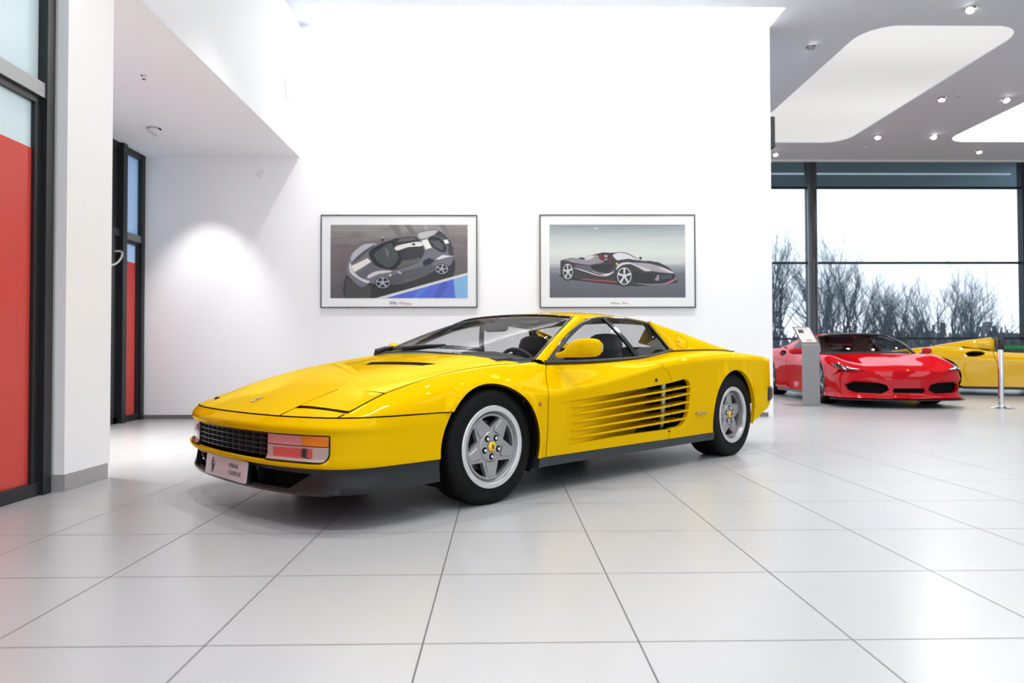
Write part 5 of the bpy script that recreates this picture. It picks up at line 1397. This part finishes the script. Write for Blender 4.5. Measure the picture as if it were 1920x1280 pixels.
# outside canopy with a glowing strip imitating the reflection of a ceiling light
m = MB(); m.box((0, YW+.15, 5.78), (24, 20.2, 5.95)); struct(m.build('trim_8', mat('canopy_blue', (.22, .32, .43), .5), smooth=False))
m = MB(); m.box((7.4, 18.65, 5.755), (14.1, 18.72, 5.78)); o = m.build('strip_reflection', emitter('reflection_glow', (.7, .85, 1), .17), smooth=False); tag(o, 'thin glowing strip imitating a ceiling light reflection above the window wall', 'light')
# round column by the window
m = MB(); m.lathe([(0, 0), (.10, 0), (.10, 5.16), (.085, 5.24), (.05, 5.29), (0, 5.30)], 32, c=(7.07, 15.42, 0)); o = m.build('column', mat('column_gloss', (.03, .032, .036), .22, coat=.6)); o['kind'] = 'structure'; o.name = 'trim_9'
# ---- ceiling spotlights
def spotlight(loc, aim, label, power=0, big=1.):
    r = empty('ceiling_spotlight', loc); tag(r, label, 'ceiling light', 'recessed swivel spotlights')
    s = .062*big
    m = MB(); m.lathe([(s*1.22, -.001), (s*1.26, -.006), (s*1.05, -.008), (s*1.0, -.002)], 28, close=True); m.build('trim_ring', WHT, r)
    m = MB(); m.lathe([(0, -.0015), (s, -.0015)], 28); m.build('recess', MBK, r, fix=False)
    d = Vector(aim)-Vector(loc); q = d.to_track_quat('-Z', 'Y').to_matrix().to_4x4()
    m = MB(); m.lathe([(s*.80, .0), (s*.82, -.045), (s*.74, -.048), (s*.74, -.03)], 28); o = m.build('lamp_head', mat('lamp_head_metal', (.35, .35, .36), .4, metal=.5), r); o.matrix_local = Matrix.Translation((0, 0, -.004)) @ q
    m = MB(); m.lathe([(0, -.040), (s*.74, -.040)], 28); o = m.build('lamp_face', emitter('spot_face', (1, .98, .94), 9), r, fix=False); o.matrix_local = Matrix.Translation((0, 0, -.004)) @ q
    if power:
        l = bpy.data.lights.new('spot_beam', 'SPOT'); l.energy = power; l.spot_size = R(74); l.spot_blend = .8; l.shadow_soft_size = .06; l.color = (1, .985, .95)
        lo = bpy.data.objects.new('spot_beam', l); COL.objects.link(lo); lo.parent = r; lo.matrix_local = Matrix.Translation(tuple(d.normalized()*.07)) @ q
    return r
SP = [((5.833, 8.343), 'ceiling spotlight at the top edge of the picture, nearest the camera', (3, 6)), ((4.322, 9.401), 'ceiling spotlight left of the large luminous panel', (4.3, 12)),
      ((7.42, 9.41), 'ceiling spotlight cut off by the right picture edge', (8, 12)), ((7.384, 11.294), 'ceiling spotlight halfway between the two luminous panels, beside a sprinkler', (6.2, 10.2)),
      ((8.496, 11.333), 'ceiling spotlight beside the slanted edge of the bright right panel', (7.5, 8)), ((7.417, 13.308), 'ceiling spotlight near the far corner of the large luminous panel', (6, 11)),
      ((8.514, 13.3), 'ceiling spotlight just left of the bright panel pointed corner', (7.5, 9)), ((10.088, 14.241), 'ceiling spotlight beyond the bright panel near the window edge', (9.3, 12.5)),
      ((5.853, 14.458), 'ceiling spotlight beside the end of the back wall, far row', (5.5, 12))]
for (x, y), lab, a in SP: spotlight((x, y, CZ), (a[0], a[1], .5), lab, SPOT_W*1.3)
for x in (-1.7, .1, 1.9, 3.7):
    for y in (-.4, 1.8, 4.0, 6.1, 7.7):
        spotlight((x, y, CZ), (x*.9, y+(1.15 if y > 7 else .2), 1.9 if y > 7 else 0), 'ceiling spotlight above the yellow car, outside the picture', SPOT_W)
# alcove: off-lamp and sprinkler, one lit lamp washing the wall
def sprinkler(loc, label):
    m = MB(); m.lathe([(.03, 0), (.028, -.006), (.010, -.008), (.008, -.03), (.018, -.034), (.018, -.038), (0, -.038)], 16); o = m.build('sprinkler', CHR); o.location = loc; tag(o, label, 'sprinkler')
sprinkler((-3.254, 6.274, 3.363), 'small sprinkler head in the low white soffit over the alcove')
sprinkler((7.583, 11.175, CZ), 'small sprinkler head in the grey ceiling beside a spotlight')
sprinkler((7.571, 14.071, CZ), 'small sprinkler head in the grey ceiling near the window edge')
r = empty('ceiling_spotlight', (-3.898, 7.755, 3.363)); tag(r, 'unlit white swivel spotlight in the low soffit over the alcove', 'ceiling light')
m = MB(); m.lathe([(0, -.0015), (.07, -.0015)], 28); m.build('recess', MBK, r, fix=False)
m = MB(); m.lathe([(0, .0), (.058, .0), (.062, -.06), (.05, -.064), (0, -.060)], 28); o = m.build('lamp_head', WHT, r); o.rotation_euler = (R(-12), R(15), 0)
l = bpy.data.lights.new('alcove_beam', 'SPOT'); l.energy = ALC_W; l.spot_size = R(60); l.spot_blend = .8; l.shadow_soft_size = .02; l.color = (1, 1, 1)
r2 = spotlight((-3.62, 7.55, 3.363), (-3.70, WY, 1.2), 'lit spotlight in the alcove soffit hidden behind the column', 0) if False else None
lo = bpy.data.objects.new('alcove_beam', l); COL.objects.link(lo); lo.location = (-3.72, 7.80, 3.27)
lo.rotation_euler = (Vector((-3.72, WY, 1.15))-lo.location).to_track_quat('-Z', 'Y').to_euler()
lo.parent = r; lo.matrix_parent_inverse = Matrix.Translation((3.898, -7.755, -3.363))
for yy_ in (5.3, 6.2):  # two added downlights out of sight, brightening the alcove floor and soffit
    rr_ = spotlight((-4.0, yy_, 3.363), (-3.9, yy_+.1, 0), 'added fill spotlight in the alcove soffit, unseen behind the column', 210)
# small detector on the wall
m = MB(); m.lathe([(0, -.03), (.035, -.028), (.045, -.012), (.05, 0)], 24, 'y', (-3.10, WY, 3.148)); tag(m.build('wall_detector', WHT), 'small round white detector high on the alcove back wall', 'detector')
m = MB(); m.box((3.522, 8.90, 3.52), (3.60, 9.05, 3.92)); tag(m.build('wall_speaker', BLK, smooth=False), 'slim dark box fixed high on the end of the back wall', 'speaker')
# ---- steel information stand
r = empty('information_stand', (4.79, 10.55, 0), 0, 'brushed steel information stand with sloping top in front of the red car', 'stand')
def bent(w, pts, t): 
    rg = []
    for i, (y, z) in enumerate(pts): rg.append((y, z))
    return rg
m = MB()
prof = [(0, 0), (0, .93), (.012, .965), (.15, 1.235), (.158, 1.233), (.022, .958), (.012, .93), (.012, 0)]
lean = lambda z: -.0*z
V = []
for sx in (-.135, .135):
    for y, z in prof:
        off = -.085*max(0, (z-.95)/.28)
        V.append((sx+off, y, z))
n = len(prof)
m.add(V, [tuple(range(n)), tuple(range(n, 2*n))[::-1]]+[(i, (i+1) % n, n+(i+1) % n, n+i) for i in range(n)]); m.build('stand_post', STEEL, r, smooth=False)
m = MB(); m.box((-.30, -.02, 0), (.145, .40, .008)); m.build('base_plate', STEEL, r, smooth=False)
def on_slope(u, v):   # u across, v up the slope 0..1
    z = .965+.27*v; y = .012+.138*v; return Vector((u-.085*(z-.95)/.28, y-.004, z+.002))
m = MB(); m.quad(on_slope(-.118, .08), on_slope(.118, .08), on_slope(.118, .94), on_slope(-.118, .94)); m.build('info_card', mat('card_paper', (.72, .68, .66), .35), r, smooth=False, fix=False)
m = MB(); m.add([on_slope(a, b)+Vector((0, -.003, .002)) for a, b in ((-.085, .62), (-.005, .62), (-.005, .80), (-.085, .80))], [(0, 1, 2, 3)]); m.build('card_photo', mat('card_dark', (.06, .05, .05), .4), r, smooth=False, fix=False)
for v_, a, b in ((.86, -.09, .07), (.16, -.04, .06), (.20, -.04, .06)):
    m = MB(); m.add([on_slope(x, y)+Vector((0, -.003, .002)) for x, y in ((a, v_), (b, v_), (b, v_+.018), (a, v_+.018))], [(0, 1, 2, 3)]); m.build('card_text_line', mat('card_ink', (.35, .28, .27), .5), r, smooth=False, fix=False)
# ---- barrier post with green belt
r = empty('barrier_post', (7.35, 10.0, 0), 0, 'chrome barrier post with green belt in front of the yellow open car', 'barrier')
m = MB(); m.lathe([(0, 0), (.17, 0), (.172, .008), (.12, .022), (.05, .034), (.034, .05), (0, .05)], 40); m.build('post_base', CHR, r)
m = MB(); m.lathe([(.036, .04), (.036, .86), (.040, .862), (.040, .93), (.030, .95), (0, .952)], 32); m.build('post_tube', CHR, r)
m = MB(); m.lathe([(.041, .86), (.045, .862), (.045, .935), (.038, .955), (0, .957)], 32); m.build('belt_cassette', BLK, r)
m = MB(); P = [(.04+x, .0, .90-.012*sin(pi*x/2.6)) for x in np.linspace(0, 2.6, 14)]
m.rings([[(x, -.0015, z-.024), (x, .0015, z-.024), (x, .0015, z+.024), (x, -.0015, z+.024)] for x, y, z in P]); m.build('belt', mat('belt_green', (.0, .22, .045), .6), r)
# ---------------------------------------------------------------- framed prints
def print_bg(name, stops, noise_amt, streak=(1, 6, 1)):
    m = bpy.data.materials.new(name); m.use_nodes = True; nt = m.node_tree; b = nt.nodes['Principled BSDF']; b.inputs['Roughness'].default_value = .35; b.inputs['Coat Weight'].default_value = .25
    tc = nt.nodes.new('ShaderNodeTexCoord'); sp = nt.nodes.new('ShaderNodeSeparateXYZ'); nt.links.new(tc.outputs['Generated'], sp.inputs[0])
    r = nt.nodes.new('ShaderNodeValToRGB'); e = r.color_ramp.elements
    e[0].position = stops[0][0]; e[0].color = (*stops[0][1], 1); e[1].position = stops[-1][0]; e[1].color = (*stops[-1][1], 1)
    for p, c in stops[1:-1]: q = e.new(p); q.color = (*c, 1)
    mp = nt.nodes.new('ShaderNodeMapping'); mp.inputs['Scale'].default_value = streak; n = nt.nodes.new('ShaderNodeTexNoise'); n.inputs['Scale'].default_value = 3; n.inputs['Detail'].default_value = 5
    nt.links.new(tc.outputs['Generated'], mp.inputs[0]); nt.links.new(mp.outputs[0], n.inputs[0])
    a = nt.nodes.new('ShaderNodeMath'); a.operation = 'MULTIPLY_ADD'; a.inputs[1].default_value = noise_amt; nt.links.new(n.outputs['Fac'], a.inputs[0])
    a2 = nt.nodes.new('ShaderNodeMath'); a2.operation = 'SUBTRACT'; a2.inputs[1].default_value = noise_amt*.5; nt.links.new(sp.outputs[2], a2.inputs[0]); nt.links.new(a2.outputs[0], a.inputs[2])
    nt.links.new(a.outputs[0], r.inputs[0]); nt.links.new(r.outputs[0], b.inputs['Base Color'])
    return m
def ell(cx_, cy_, rx, ry, n=32, a0=0, a1=360): return [(cx_+rx*cos(R(a0+(a1-a0)*i/n)), cy_+ry*sin(R(a0+(a1-a0)*i/n))) for i in range(n)]
def picture(x0, x1, z0, z1, px, pz, crop, bgm, layers, label, caption):
    r = empty('framed_picture', ((x0+x1)/2, WY, z0), 0, label, 'picture')
    cx_ = (x0+x1)/2; w = (x1-x0)/2; h = z1-z0; t = .012
    m = MB(); m.box((-w, -.032, 0), (w, 0, t)); m.box((-w, -.032, h-t), (w, 0, h)); m.box((-w, -.032, t), (-w+t, 0, h-t)); m.box((w-t, -.032, t), (w, 0, h-t)); m.build('frame', mat('frame_black', (.03, .03, .03), .4), r, smooth=False)
    m = MB(); m.box((-w+t, -.024, t), (w-t, -.002, h-t)); m.build('mat_board', mat('mat_white', (.80, .81, .81), .4, coat=.3), r, smooth=False)
    X0, X1 = px[0]-cx_, px[1]-cx_; Z0, Z1 = pz[0]-z0, pz[1]-z0
    m = MB(); m.quad((X0, -.0245, Z0), (X1, -.0245, Z0), (X1, -.0245, Z1), (X0, -.0245, Z1)); m.build('print_background', bgm, r, smooth=False, fix=False)
    mats = []; V = []; F = []; MI = []; y = -.0249
    clip = np.array([(X0, Z0), (X1, Z0), (X1, Z1), (X0, Z1)])
    for col, pts in layers:
        if len(pts) > 5 and len(pts) < 40: pts = [tuple(p) for p in cat(pts, 3, True)]
        if col not in mats: mats.append(col)
        q = []
        for a, b in pts:
            x = X0+(a-crop[0])/(crop[2]-crop[0])*(X1-X0); z = Z1-(b-crop[1])/(crop[3]-crop[1])*(Z1-Z0)
            q.append((min(max(x, X0), X1), y, min(max(z, Z0), Z1)))
        n = len(V); V += q; F.append(tuple(range(n, n+len(q)))); MI.append(mats.index(col)); y -= .00012
    ms = [mat('ink_%02d_%02d_%02d' % tuple(int(c*99) for c in col), col, .35, coat=.25) for col in mats]
    # triangulate concave outlines
    o = mesh_obj('print_artwork', V, F, ms, r, smooth=False, midx=MI)
    bm = bmesh.new(); bm.from_mesh(o.data); bmesh.ops.triangulate(bm, faces=bm.faces, ngon_method='EAR_CLIP'); bm.to_mesh(o.data); bm.free()
    for body, mm, dx, size in caption:
        M = Matrix(((1, 0, .18, dx), (0, 0, 1, -.0245), (0, 1, 0, (Z0-t)/2+t*.6), (0, 0, 0, 1)))
        M = Matrix(((1, .25, 0, dx), (0, 0, -1, -.0248), (0, 1, 0, (Z0-t)/2+t*.6), (0, 0, 0, 1)))
        text_obj('print_caption', body, size, mm, r, M, .0003, 'LEFT')
    # glazing of the frame
    return r
INKG = mat('caption_grey', (.10, .10, .10), .4); INKR = mat('caption_red', (.45, .01, .02), .4)
bg1 = print_bg('print_asphalt', [(0, (.055, .05, .05)), (.35, (.11, .09, .095)), (.7, (.15, .12, .125)), (1, (.25, .235, .225))], .55, (2.2, 1, 5))
def wheel_l(cx_, cy_, rx, ry, n=5, tyre=1.16, ph=90, rim=(.62, .62, .64), hub=(.03, .03, .035), sw=13):
    L = [((.012, .012, .014), ell(cx_, cy_, rx*tyre, ry*tyre, 40)), (rim, ell(cx_, cy_, rx, ry, 40)), (hub, ell(cx_, cy_, rx*.9, ry*.9, 40))]
    for k in range(n):
        a = ph+360*k/n
        L.append((rim, [(cx_+rx*r_*cos(R(a+d)), cy_-ry*r_*sin(R(a+d))) for r_, d in ((.12, -60), (.93, -sw*.6), (.93, sw*.6), (.12, 60))]))
    L.append((rim, ell(cx_, cy_, rx*.16, ry*.16, 40)))
    return L
A = []
A += [((.16, .15, .145), [(840, 192), (935, 192), (1000, 330), (940, 335)]), ((.15, .14, .14), [(1010, 192), (1080, 192), (1150, 300), (1090, 310)]), ((.17, .16, .155), [(1400, 192), (1470, 192), (1540, 360), (1560, 470), (1510, 360)]), ((.33, .30, .29), [(1220, 192), (1260, 192), (1290, 260), (1250, 262)])]
A += [((.022, .02, .022), [(360, 760), (430, 800), (700, 860), (1000, 850), (1330, 720), (1560, 560), (1545, 790), (1250, 900), (1000, 965), (700, 1013), (350, 1013)]), ((.05, .05, .045), [(350, 1013), (362, 800), (640, 880), (632, 1013)])]
A += [((.07, .12, .56), [(800, 1013), (1722, 750), (1722, 1013)]), ((.09, .18, .62), [(1120, 1013), (1170, 910), (1300, 875), (1160, 1013)]), ((.05, .09, .42), [(1330, 1013), (1430, 840), (1480, 822), (1500, 860), (1420, 1013)]), ((.20, .42, .66), [(1560, 800), (1722, 752), (1722, 1013), (1585, 1013)]), ((.62, .62, .62), [(690, 1013), (1722, 728), (1722, 756), (800, 1013)])]
body = [(360, 680), (375, 600), (420, 520), (500, 440), (575, 402), (700, 398), (760, 398), (830, 372), (920, 345), (1040, 328), (1120, 300), (1190, 268), (1280, 252), (1395, 258), (1480, 320), (1540, 400), (1565, 480), (1560, 560), (1545, 620), (1500, 662), (1350, 705), (1200, 745), (1000, 800), (850, 840), (700, 852), (620, 842), (590, 868), (520, 888), (440, 820), (375, 750)]
A += [((.15, .145, .175), body)]
A += [((.42, .41, .44), [(420, 530), (500, 450), (575, 408), (700, 404), (640, 440), (560, 480), (470, 560), (420, 620)]), ((.07, .068, .085), [(440, 590), (560, 490), (660, 420), (680, 430), (590, 500), (500, 580), (420, 625)])]
A += [((.10, .10, .125), [(640, 605), (720, 690), (860, 720), (760, 715), (650, 740), (560, 790), (460, 740), (560, 690)]), ((.55, .54, .56), [(600, 762), (700, 712), (850, 705), (860, 722), (720, 745), (620, 790)])]
A += [((.70, .69, .62), [(415, 655), (600, 568), (640, 608), (455, 722)]), ((.55, .55, .58), [(398, 612), (415, 640), (450, 720), (530, 790), (620, 822), (596, 846), (500, 800), (400, 720)])]
A += [((.03, .028, .03), [(870, 362), (1000, 335), (1130, 328), (1195, 385), (1232, 470), (1226, 530), (1150, 620), (1010, 672), (890, 690), (960, 590), (930, 480)]), ((.10, .095, .095), [(960, 600), (1100, 585), (1190, 560), (1140, 620), (1000, 668), (930, 676)]), ((.12, .11, .11), [(960, 350), (1110, 335), (1150, 360), (1040, 372), (930, 385)])]
A += [((.012, .013, .018), [(612, 500), (700, 430), (800, 385), (880, 372), (930, 470), (985, 590), (905, 690), (850, 697), (720, 668), (650, 600)]), ((.055, .065, .07), [(672, 530), (760, 448), (860, 395), (900, 460), (945, 560), (860, 668), (740, 625)]), ((.12, .13, .135), [(790, 450), (830, 470), (840, 560), (815, 540)])]
A += [((.68, .68, .64), [(912, 436), (1050, 400), (1195, 384), (1210, 430), (1060, 442), (930, 482)]), ((.01, .01, .01), [(1085, 412), (1110, 400), (1140, 404), (1125, 428)]), ((.74, .74, .71), [(1205, 370), (1270, 352), (1320, 450), (1250, 468)])]
A += [((.02, .02, .025), [(1278, 350), (1330, 318), (1420, 345), (1480, 420), (1482, 490), (1440, 502), (1370, 470), (1310, 420)]), ((.08, .085, .10), [(1300, 370), (1400, 370), (1450, 430), (1440, 480), (1360, 440)]), ((.05, .048, .058), [(1405, 262), (1490, 330), (1550, 420), (1562, 530), (1510, 525), (1496, 430), (1440, 345), (1350, 305)]), ((.45, .44, .45), [(1170, 290), (1280, 262), (1385, 262), (1330, 310), (1250, 345), (1180, 345)]), ((.74, .74, .72), [(1450, 362), (1498, 358), (1515, 398), (1468, 408)])]
A += [((.62, .60, .62), [(1360, 580), (1440, 530), (1560, 545), (1480, 560), (1400, 585)]), ((.012, .012, .015), [(1220, 600), (1290, 562), (1352, 592), (1300, 636), (1225, 655)]), ((.08, .078, .095), [(860, 760), (1200, 665), (1330, 640), (1330, 700), (1000, 795), (850, 838)])]
A += wheel_l(770, 840, 78, 62, 5, 1.14, 90, (.42, .44, .50), (.015, .015, .02), 10) + wheel_l(1432, 688, 70, 54, 5, 1.16, 80, (.42, .44, .50), (.015, .015, .02), 10)
A += [((.30, .30, .33), [(745, 350), (780, 312), (794, 318), (780, 352)]), ((.02, .02, .02), [(752, 350), (785, 345), (775, 382), (765, 384)]), ((.36, .36, .40), [(925, 720), (955, 708), (985, 735), (965, 750)]), ((.75, .65, .25), ell(855, 757, 11, 14, 40))]
picture(-2.31, -.304, 1.412, 2.608, (-2.187, -.428), (1.536, 2.48), (184, 192, 1722, 1013), bg1, A,
        'framed print of a grey coupe with white stripe seen from above, left of the two', (('SF90', INKG, -.125, .050), ('STRADALE', INKR, -.005, .036)))
bg2 = print_bg('print_sky', [(0, (.085, .08, .10)), (.30, (.12, .12, .15)), (.40, (.24, .26, .29)), (.47, (.52, .55, .53)), (.62, (.60, .64, .60)), (.8, (.46, .52, .50)), (1, (.22, .25, .29))], .12, (1.2, 1, 9))
A = []
A += [((.018, .017, .022), [(320, 745), (360, 795), (560, 825), (900, 862), (1120, 882), (1400, 866), (1560, 850), (1620, 830), (1500, 800), (900, 800)])]
A += [((.026, .022, .028), [(303, 605), (330, 585), (440, 563), (520, 572), (620, 540), (720, 516), (780, 503), (880, 506), (980, 498), (1060, 514), (1140, 556), (1210, 596), (1320, 598), (1420, 630), (1500, 668), (1565, 720), (1580, 780), (1570, 815), (1480, 842), (1300, 856), (1180, 860), (1100, 850), (900, 842), (700, 825), (560, 808), (450, 790), (340, 770), (306, 740)])]
A += [((.26, .24, .27), [(345, 592), (440, 568), (520, 578), (600, 548), (700, 528), (745, 560), (800, 600), (760, 618), (640, 640), (480, 622), (390, 600)]), ((.55, .53, .55), [(560, 560), (650, 535), (690, 545), (640, 580), (580, 590)]), ((.02, .02, .02), [(500, 566), (540, 556), (590, 572), (560, 584)])]
A += [((.10, .09, .11), [(470, 640), (640, 650), (700, 625), (900, 640), (880, 700), (760, 735), (620, 720), (500, 680)]), ((.012, .010, .012), [(640, 650), (760, 632), (900, 640), (880, 690), (800, 728), (680, 700)])]
A += [((.13, .015, .03), [(735, 575), (745, 530), (800, 520), (850, 528), (880, 600), (800, 600)]), ((.02, .02, .02), [(770, 520), (830, 514), (860, 570), (800, 560)]), ((.42, .42, .42), [(790, 535), (830, 532), (830, 555), (800, 555)])]
A += [((.60, .60, .62), [(890, 530), (960, 505), (1050, 520), (1130, 562), (1190, 594), (1060, 588), (960, 600), (915, 570)]), ((.03, .03, .035), [(930, 592), (1060, 574), (1200, 594), (1120, 606), (960, 612)])]
A += [((.34, .31, .36), [(1090, 630), (1170, 618), (1300, 630), (1450, 670), (1560, 720), (1560, 738), (1400, 722), (1230, 690)]), ((.60, .56, .60), [(925, 700), (945, 645), (1000, 618), (1080, 614), (1140, 640), (1060, 632), (985, 650)]), ((.50, .48, .52), [(1110, 636), (1190, 655), (1280, 684), (1320, 708), (1250, 712), (1170, 670)]), ((.03, .03, .035), [(1300, 600), (1400, 612), (1500, 660), (1555, 705), (1440, 655)]), ((.65, .62, .64), [(1385, 668), (1460, 680), (1560, 722), (1562, 738), (1470, 705)])]
A += [((.010, .010, .012), [(1120, 720), (1240, 735), (1560, 740), (1572, 790), (1480, 830), (1250, 850), (1130, 840)]), ((.26, .23, .27), [(1355, 815), (1390, 755), (1410, 755), (1405, 822)]), ((.045, .045, .055), [(1420, 752), (1550, 748), (1555, 790), (1430, 810)]), ((.30, .26, .30), [(1130, 845), (1300, 858), (1480, 848), (1575, 800), (1580, 815), (1490, 858), (1290, 868)])]
A += [((.62, .58, .60), [(662, 712), (740, 738), (840, 738), (905, 708), (870, 745), (800, 770), (690, 755), (590, 722), (460, 680), (470, 677), (600, 714), (720, 752), (800, 758), (690, 728)]), ((.48, .06, .07), [(553, 798), (740, 812), (920, 828), (918, 838), (740, 822), (553, 806)]), ((.48, .06, .07), [(1480, 845), (1575, 800), (1582, 806), (1490, 852)])]
A += wheel_l(385, 715, 56, 86, 5, 1.16, 95) + wheel_l(1017, 768, 80, 96, 5, 1.15, 90)
A += [((.015, .015, .02), [(780, 582), (810, 568), (845, 585), (840, 608), (800, 610)]), ((.35, .35, .37), [(788, 582), (810, 572), (835, 584), (812, 590)]), ((.02, .02, .025), [(1184, 556), (1200, 550), (1218, 566), (1208, 580), (1188, 576)]), ((.75, .62, .2), ell(935, 632, 12, 12, 40)), ((.8, .82, .80), [(680, 236), (700, 230), (722, 238), (700, 242)])]
picture(.500, 2.516, 1.407, 2.614, (.627, 2.385), (1.538, 2.484), (181, 190, 1704, 1008), bg2, A,
        'framed print of a black open sports car on grey tarmac, right of the two', (('LaFerrari', INKG, -.10, .034), ('Aperta', INKR, .055, .026)))
# ---------------------------------------------------------------- outside
BARK = mat('bark', (.085, .11, .15), .9, spec=.1)
def tree_mesh(seed, h):
    rnd = random.Random(seed); mb = MB()
    def br(p, d, ln, r, lv):
        n = 5 if lv < 2 else 4 if lv == 2 else 3
        pts = [Vector(p)]; dd = d.normalized()
        for i in range(n):
            dd = (dd + Vector((rnd.gauss(0, .13), rnd.gauss(0, .13), .05))).normalized()
            pts.append(pts[-1]+dd*ln/n)
        rr = [r*(1-.75*i/n) for i in range(n+1)]
        mb.tube(pts, rr, 5 if lv == 0 else 4 if lv < 3 else 3, cap=False)
        if lv >= 4: return
        k = (9, 7, 6, 4)[lv]
        for j in range(k):
            f = rnd.uniform(.25 if lv == 0 else .15, 1.); i = min(int(f*n), n-1); q = pts[i].lerp(pts[i+1], f*n-i)
            ax = Vector((rnd.gauss(0, 1), rnd.gauss(0, 1), 0)); ax = (ax - dd*ax.dot(dd)).normalized()
            nd = (dd*rnd.uniform(.75, 1.1) + ax*rnd.uniform(.35, .8) + Vector((0, 0, .25))).normalized()
            br(q, nd, ln*rnd.uniform(.38, .60)*(1-.25*f), r*(1-.6*f)*.55, lv+1)
    for s in range(rnd.choice((1, 2, 2, 3))):
        d = Vector((rnd.gauss(0, .12), rnd.gauss(0, .12), 1)); br((rnd.gauss(0, .25), rnd.gauss(0, .25), -.1), d, h*rnd.uniform(.75, .95), rnd.uniform(.05, .085), 0)
    me = bpy.data.meshes.new('bare_tree'); me.from_pydata([tuple(v) for v in mb.V], [], mb.F); me.materials.append(BARK); return me
protos = [tree_mesh(11+i, 5.6) for i in range(6)]
rnd = random.Random(5)
TX = [(1452, 31), (1470, 27), (1492, 34), (1506, 30), (1545, 28), (1563, 33), (1580, 26), (1602, 31), (1624, 35), (1644, 28), (1662, 33), (1684, 30), (1703, 36), (1722, 29), (1742, 33), (1764, 31), (1786, 35), (1805, 29), (1824, 34), (1846, 31), (1868, 36), (1890, 30), (1912, 34)]
ORD = ['first', 'second', 'third', 'fourth', 'fifth', 'sixth', 'seventh', 'eighth', 'ninth', 'tenth', 'eleventh', 'twelfth', 'thirteenth', 'fourteenth', 'fifteenth', 'sixteenth', 'seventeenth', 'eighteenth', 'nineteenth', 'twentieth', 'twenty-first', 'twenty-second', 'twenty-third']
base = bpy.data.objects.new('bare_tree', protos[0]); COL.objects.link(base)
for i, (px, Y) in enumerate(TX):
    o = base if i == 0 else base.copy()
    if i: COL.objects.link(o)
    o.data = protos[i % 6]; o.location = ((px-960)/1288*Y+.05, Y, -.15); o.rotation_euler = (0, 0, rnd.uniform(0, 6.28))
    fall = 1.0 if px < 1700 else .88 if px < 1860 else .72
    s = (Y/31)*fall*rnd.uniform(.88, 1.06)*(.98 if px < 1620 else .78); o.scale = (s, s, s)
    tag(o, 'bare leafless tree outside the window wall, %s from the left' % ORD[i], 'tree', 'bare trees outside the window')
# undergrowth and lawn
m = MB(); m.box((-30, 17.7, -.35), (70, 120, -.15)); o = m.build('lawn', mat('lawn', (.10, .11, .07), .95, noise=(1.5, .4)), smooth=False); tag(o, None, None); o['kind'] = 'structure'; o['label'] = 'dull winter lawn outside the window wall'
rnd = random.Random(9); mb = MB()
for k in range(5200):
    x = rnd.uniform(10, 62); y = rnd.uniform(38, 46); z = rnd.uniform(.9, 2.2)*(1 if rnd.random() < .8 else 1.25); a = rnd.gauss(0, .35)
    mb.add([(x, y, -.2), (x+.02, y, -.2), (x+a*z+.006, y+rnd.gauss(0, .2), z), (x+a*z, y, z)], [(0, 1, 2, 3)])
o = mb.build('undergrowth', mat('undergrowth', (.16, .17, .18), .95), smooth=False, fix=False); tag(o, 'hazy winter undergrowth below the bare trees', 'shrubs', kind='stuff')
# sky
w = bpy.data.worlds.new('sky'); C.world = w; w.use_nodes = True
bgn = w.node_tree.nodes['Background']; bgn.inputs[0].default_value = (.83, .92, 1.0, 1); bgn.inputs[1].default_value = SKY_E
cam = bpy.data.cameras.new('camera'); co = bpy.data.objects.new('camera', cam); COL.objects.link(co)
cam.sensor_width = 36; cam.lens = FOCAL
M4 = Matrix([list(r)+[0] for r in CAM_M]+[[0, 0, 0, 1]]); M4.translation = Vector((0, 0, CAM_H))
co.matrix_world = M4; C.camera = co
cam.clip_start = .05; cam.clip_end = 400
cam.dof.use_dof = True; cam.dof.focus_distance = 3.8; cam.dof.aperture_fstop = 2.8
C.view_settings.view_transform = 'Standard'; C.view_settings.look = 'None'; C.view_settings.gamma = 1
C.view_settings.use_curve_mapping = False
C.view_settings.exposure = EXPO
C.cycles.max_bounces = 8; C.cycles.diffuse_bounces = 4; C.cycles.glossy_bounces = 4; C.cycles.transparent_max_bounces = 12; C.cycles.transmission_bounces = 4
C.cycles.use_adaptive_sampling = True; C.cycles.adaptive_threshold = .02
C.cycles.caustics_reflective = False; C.cycles.caustics_refractive = False; C.cycles.sample_clamp_indirect = 6
